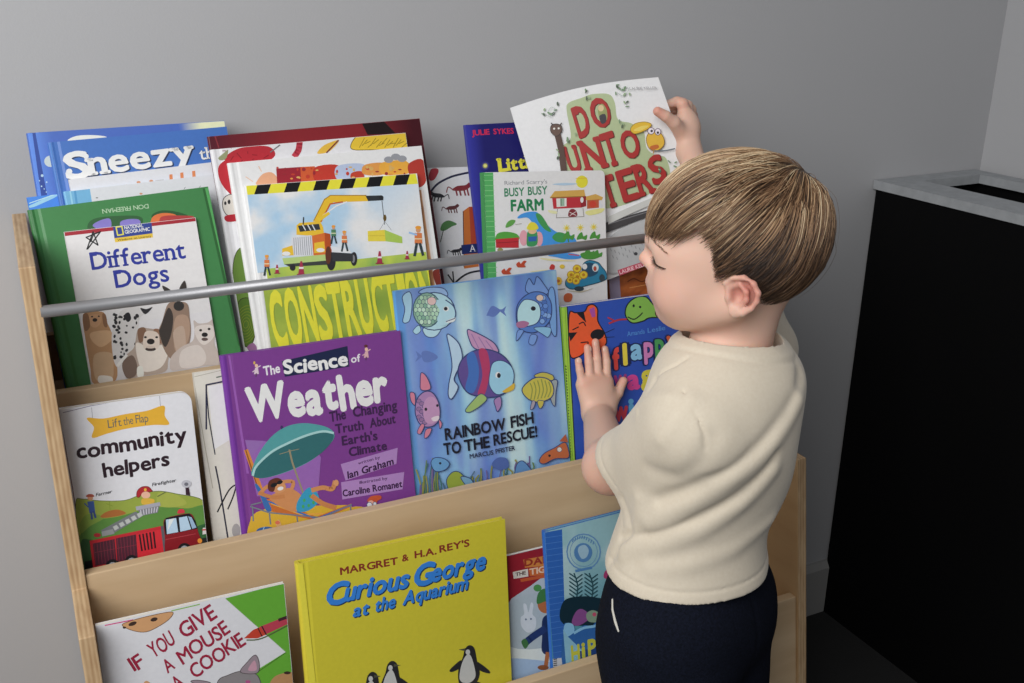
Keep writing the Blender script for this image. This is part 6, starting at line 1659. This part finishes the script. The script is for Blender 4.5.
def combed(q, cl):
    """tangent direction of the combed hair at head point q"""
    n = (q - EC) / ER ** 2; n = n / np.linalg.norm(n)
    away = q - CROWN; away[1] *= 1.1
    r = np.linalg.norm(away)
    front = np.clip((q[0] + 40) / 90, 0, 1); side = np.clip(abs(q[1]) / 60, 0, 1)
    grav = np.array([0.05, 0, -1.0]); fwd = np.array([1.0, 0, -0.1])
    back = np.clip((-q[0] - 20) / 40, 0, 1)
    v = away / max(r, 1) * 1.0 + fwd * (.55 * (1 - back)) + grav * (.30 + .55 * side * (1 - .3 * front) + .8 * back)
    sw = np.cross(n, v) * .22 * np.exp(-r / 40)
    v = v + sw + cl
    v = v - n * (v @ n)
    return v / max(np.linalg.norm(v), 1e-6), n
def strands(count, seg, step, name, wid):
    P, Fc, T = [], [], []
    base_i = 0
    clumps = rng.normal(0, .20, (260, 3)); ctone = rng.random(260)
    cdir = rng.normal(0, 1, (260, 3)); cdir /= np.linalg.norm(cdir, axis=1)[:, None]
    cols = [np.array(srgb(h)) for h in ('#2b1f19', '#5b4331', '#8b694d', '#bd9a75', '#e4cda9')]
    made = 0; tries = 0
    while made < count and tries < count * 4:
        tries += 1
        d = rng.normal(0, 1, 3); d /= np.linalg.norm(d)
        q = EC + d * ER * .93
        if q[2] < hairline(q[0]) + 4: continue
        ci = int(np.argmax(cdir @ d)); cl = clumps[ci] + rng.normal(0, .05, 3)
        L = int(seg * rng.uniform(.75, 1.15))
        lift = .955 + .05 * rng.random() ** .7
        pts = []
        wob = rng.uniform(0, 6.28)
        ext = rng.normal(0, 3.5) - (rng.uniform(0, 9) if rng.random() < .22 else 0)
        if rng.random() < .012 and q[0] < -20 and q[2] > 40: lift += rng.uniform(.02, .10)
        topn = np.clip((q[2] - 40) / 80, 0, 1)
        for k in range(L):
            t = k / (L - 1)
            s_ = .93 + (lift - .93) * min(1, t * 3.0) + .012 * ctone[ci] * math.sin(3 * t)
            q = to_shell(q, s_)
            if q[2] < hairline(q[0]) - (1.5 if q[0] > 30 else 0.5) + ext + 3.0 * math.sin(wob * 7 + ci): break
            pts.append(q.copy())
            v, n = combed(q.copy(), cl)
            q = q + v * step * (1 + .0 * t)
        if len(pts) < 4: continue
        pts = np.array(pts)
        tone = np.clip(.03 + .66 * topn + .45 * (ctone[ci] - .5) + rng.normal(0, .19), 0, 1) * 4  # lighter top, darker low: own bleached variation plus light and shade put into colour
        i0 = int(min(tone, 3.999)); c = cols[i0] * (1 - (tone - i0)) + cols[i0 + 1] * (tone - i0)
        n_p = len(pts)
        ww = wid * rng.uniform(.7, 1.3) * (1 - .75 * np.linspace(0, 1, n_p) ** 2)
        tan = np.gradient(pts, axis=0); tan /= np.linalg.norm(tan, axis=1)[:, None]
        nn = (pts - EC) / ER ** 2; nn /= np.linalg.norm(nn, axis=1)[:, None]
        sd = np.cross(tan, nn); sd /= np.maximum(np.linalg.norm(sd, axis=1), 1e-6)[:, None]
        ring = np.stack([pts + sd * ww[:, None], pts + nn * ww[:, None] * .9, pts - sd * ww[:, None]], 1)   # (n,3,3)
        P.append(ring.reshape(-1, 3)); T.append(np.tile(np.append(c, 1), (n_p * 3, 1)))
        idx = base_i + np.arange(n_p * 3).reshape(n_p, 3)
        for a, b in ((0, 1), (1, 2), (2, 0)):
            Fc.append(np.stack([idx[:-1, a], idx[1:, a], idx[1:, b], idx[:-1, b]], 1))
        base_i += n_p * 3; made += 1
    P = np.concatenate(P); Fc = np.concatenate(Fc); T = np.concatenate(T)
    Wp = HO + (P * .001) @ HAX
    o = mesh_obj(name, Wp, Fc, M['hair'], person)
    o.data.color_attributes.new('tone', 'FLOAT_COLOR', 'POINT').data.foreach_set('color', T.astype(np.float32).ravel())
    return o
ho = strands(int(9000 / QH), 24, 3.3, 'hair', .42)
# ---- brow and lashes
def tuft(name, roots, dirs, ln, wid, col):
    bm = bmesh.new()
    for r_, d in zip(roots, dirs):
        d = nrm(np.array(d)); sd = nrm(np.cross(d, HAX[1] + .01))
        a = [r_ + sd * wid, r_ + HAX[1] * wid, r_ - sd * wid]; tip = r_ + d * ln * .001 + HU * .0006
        vs = [bm.verts.new(x) for x in a] + [bm.verts.new(tip)]
        for i, j in ((0, 1), (1, 2), (2, 0)): bm.faces.new((vs[i], vs[j], vs[3]))
    m = new_mat(name, srgb(col), .6)
    return obj_from_bm(name, bm, m, person)
def skin_point(f, l, u):
    """nearest outward point of the face along the forward-side direction"""
    c = hd(f - 25, l, u); dr = nrm(hd(f, l * 1.25, u) - hd(f - 25, l, u) ); t = np.linspace(0, .06, 200)
    q = c + dr[None, :] * t[:, None]; d = body.ev(q); k = np.argmax(d > 0)
    return q[k]
for s in (1, -1):
    rt, dr = [], []
    for k in range(26):
        t = k / 25; f_, l0, u_ = 72 - 15 * t, s * (19 + 17 * t), 22.0 - 5.5 * t - 1.5 * math.sin(t * 3.14)
        rt.append(skin_point(f_, l0, u_)); dr.append(HF * .75 + HL * s * (.3 + .5 * t) - HU * (.35))
    tuft('eyelashes', rt, dr, 5.5, .00042, '#3a2a20')
    rt, dr = [], []
    for k in range(60):
        t = k / 59; f_, l0, u_ = 79 - 19 * t, s * (13 + 24 * t), 41 - 11 * t + 4 * math.sin(t * 2.6) + rng.uniform(-1, 1)
        rt.append(skin_point(f_, l0, u_)); dr.append(HL * s * 1.0 - HF * .35 + HU * (.3 - .5 * t))
    tuft('eyebrow', rt, dr, 6.0, .00034, '#7d5c46')
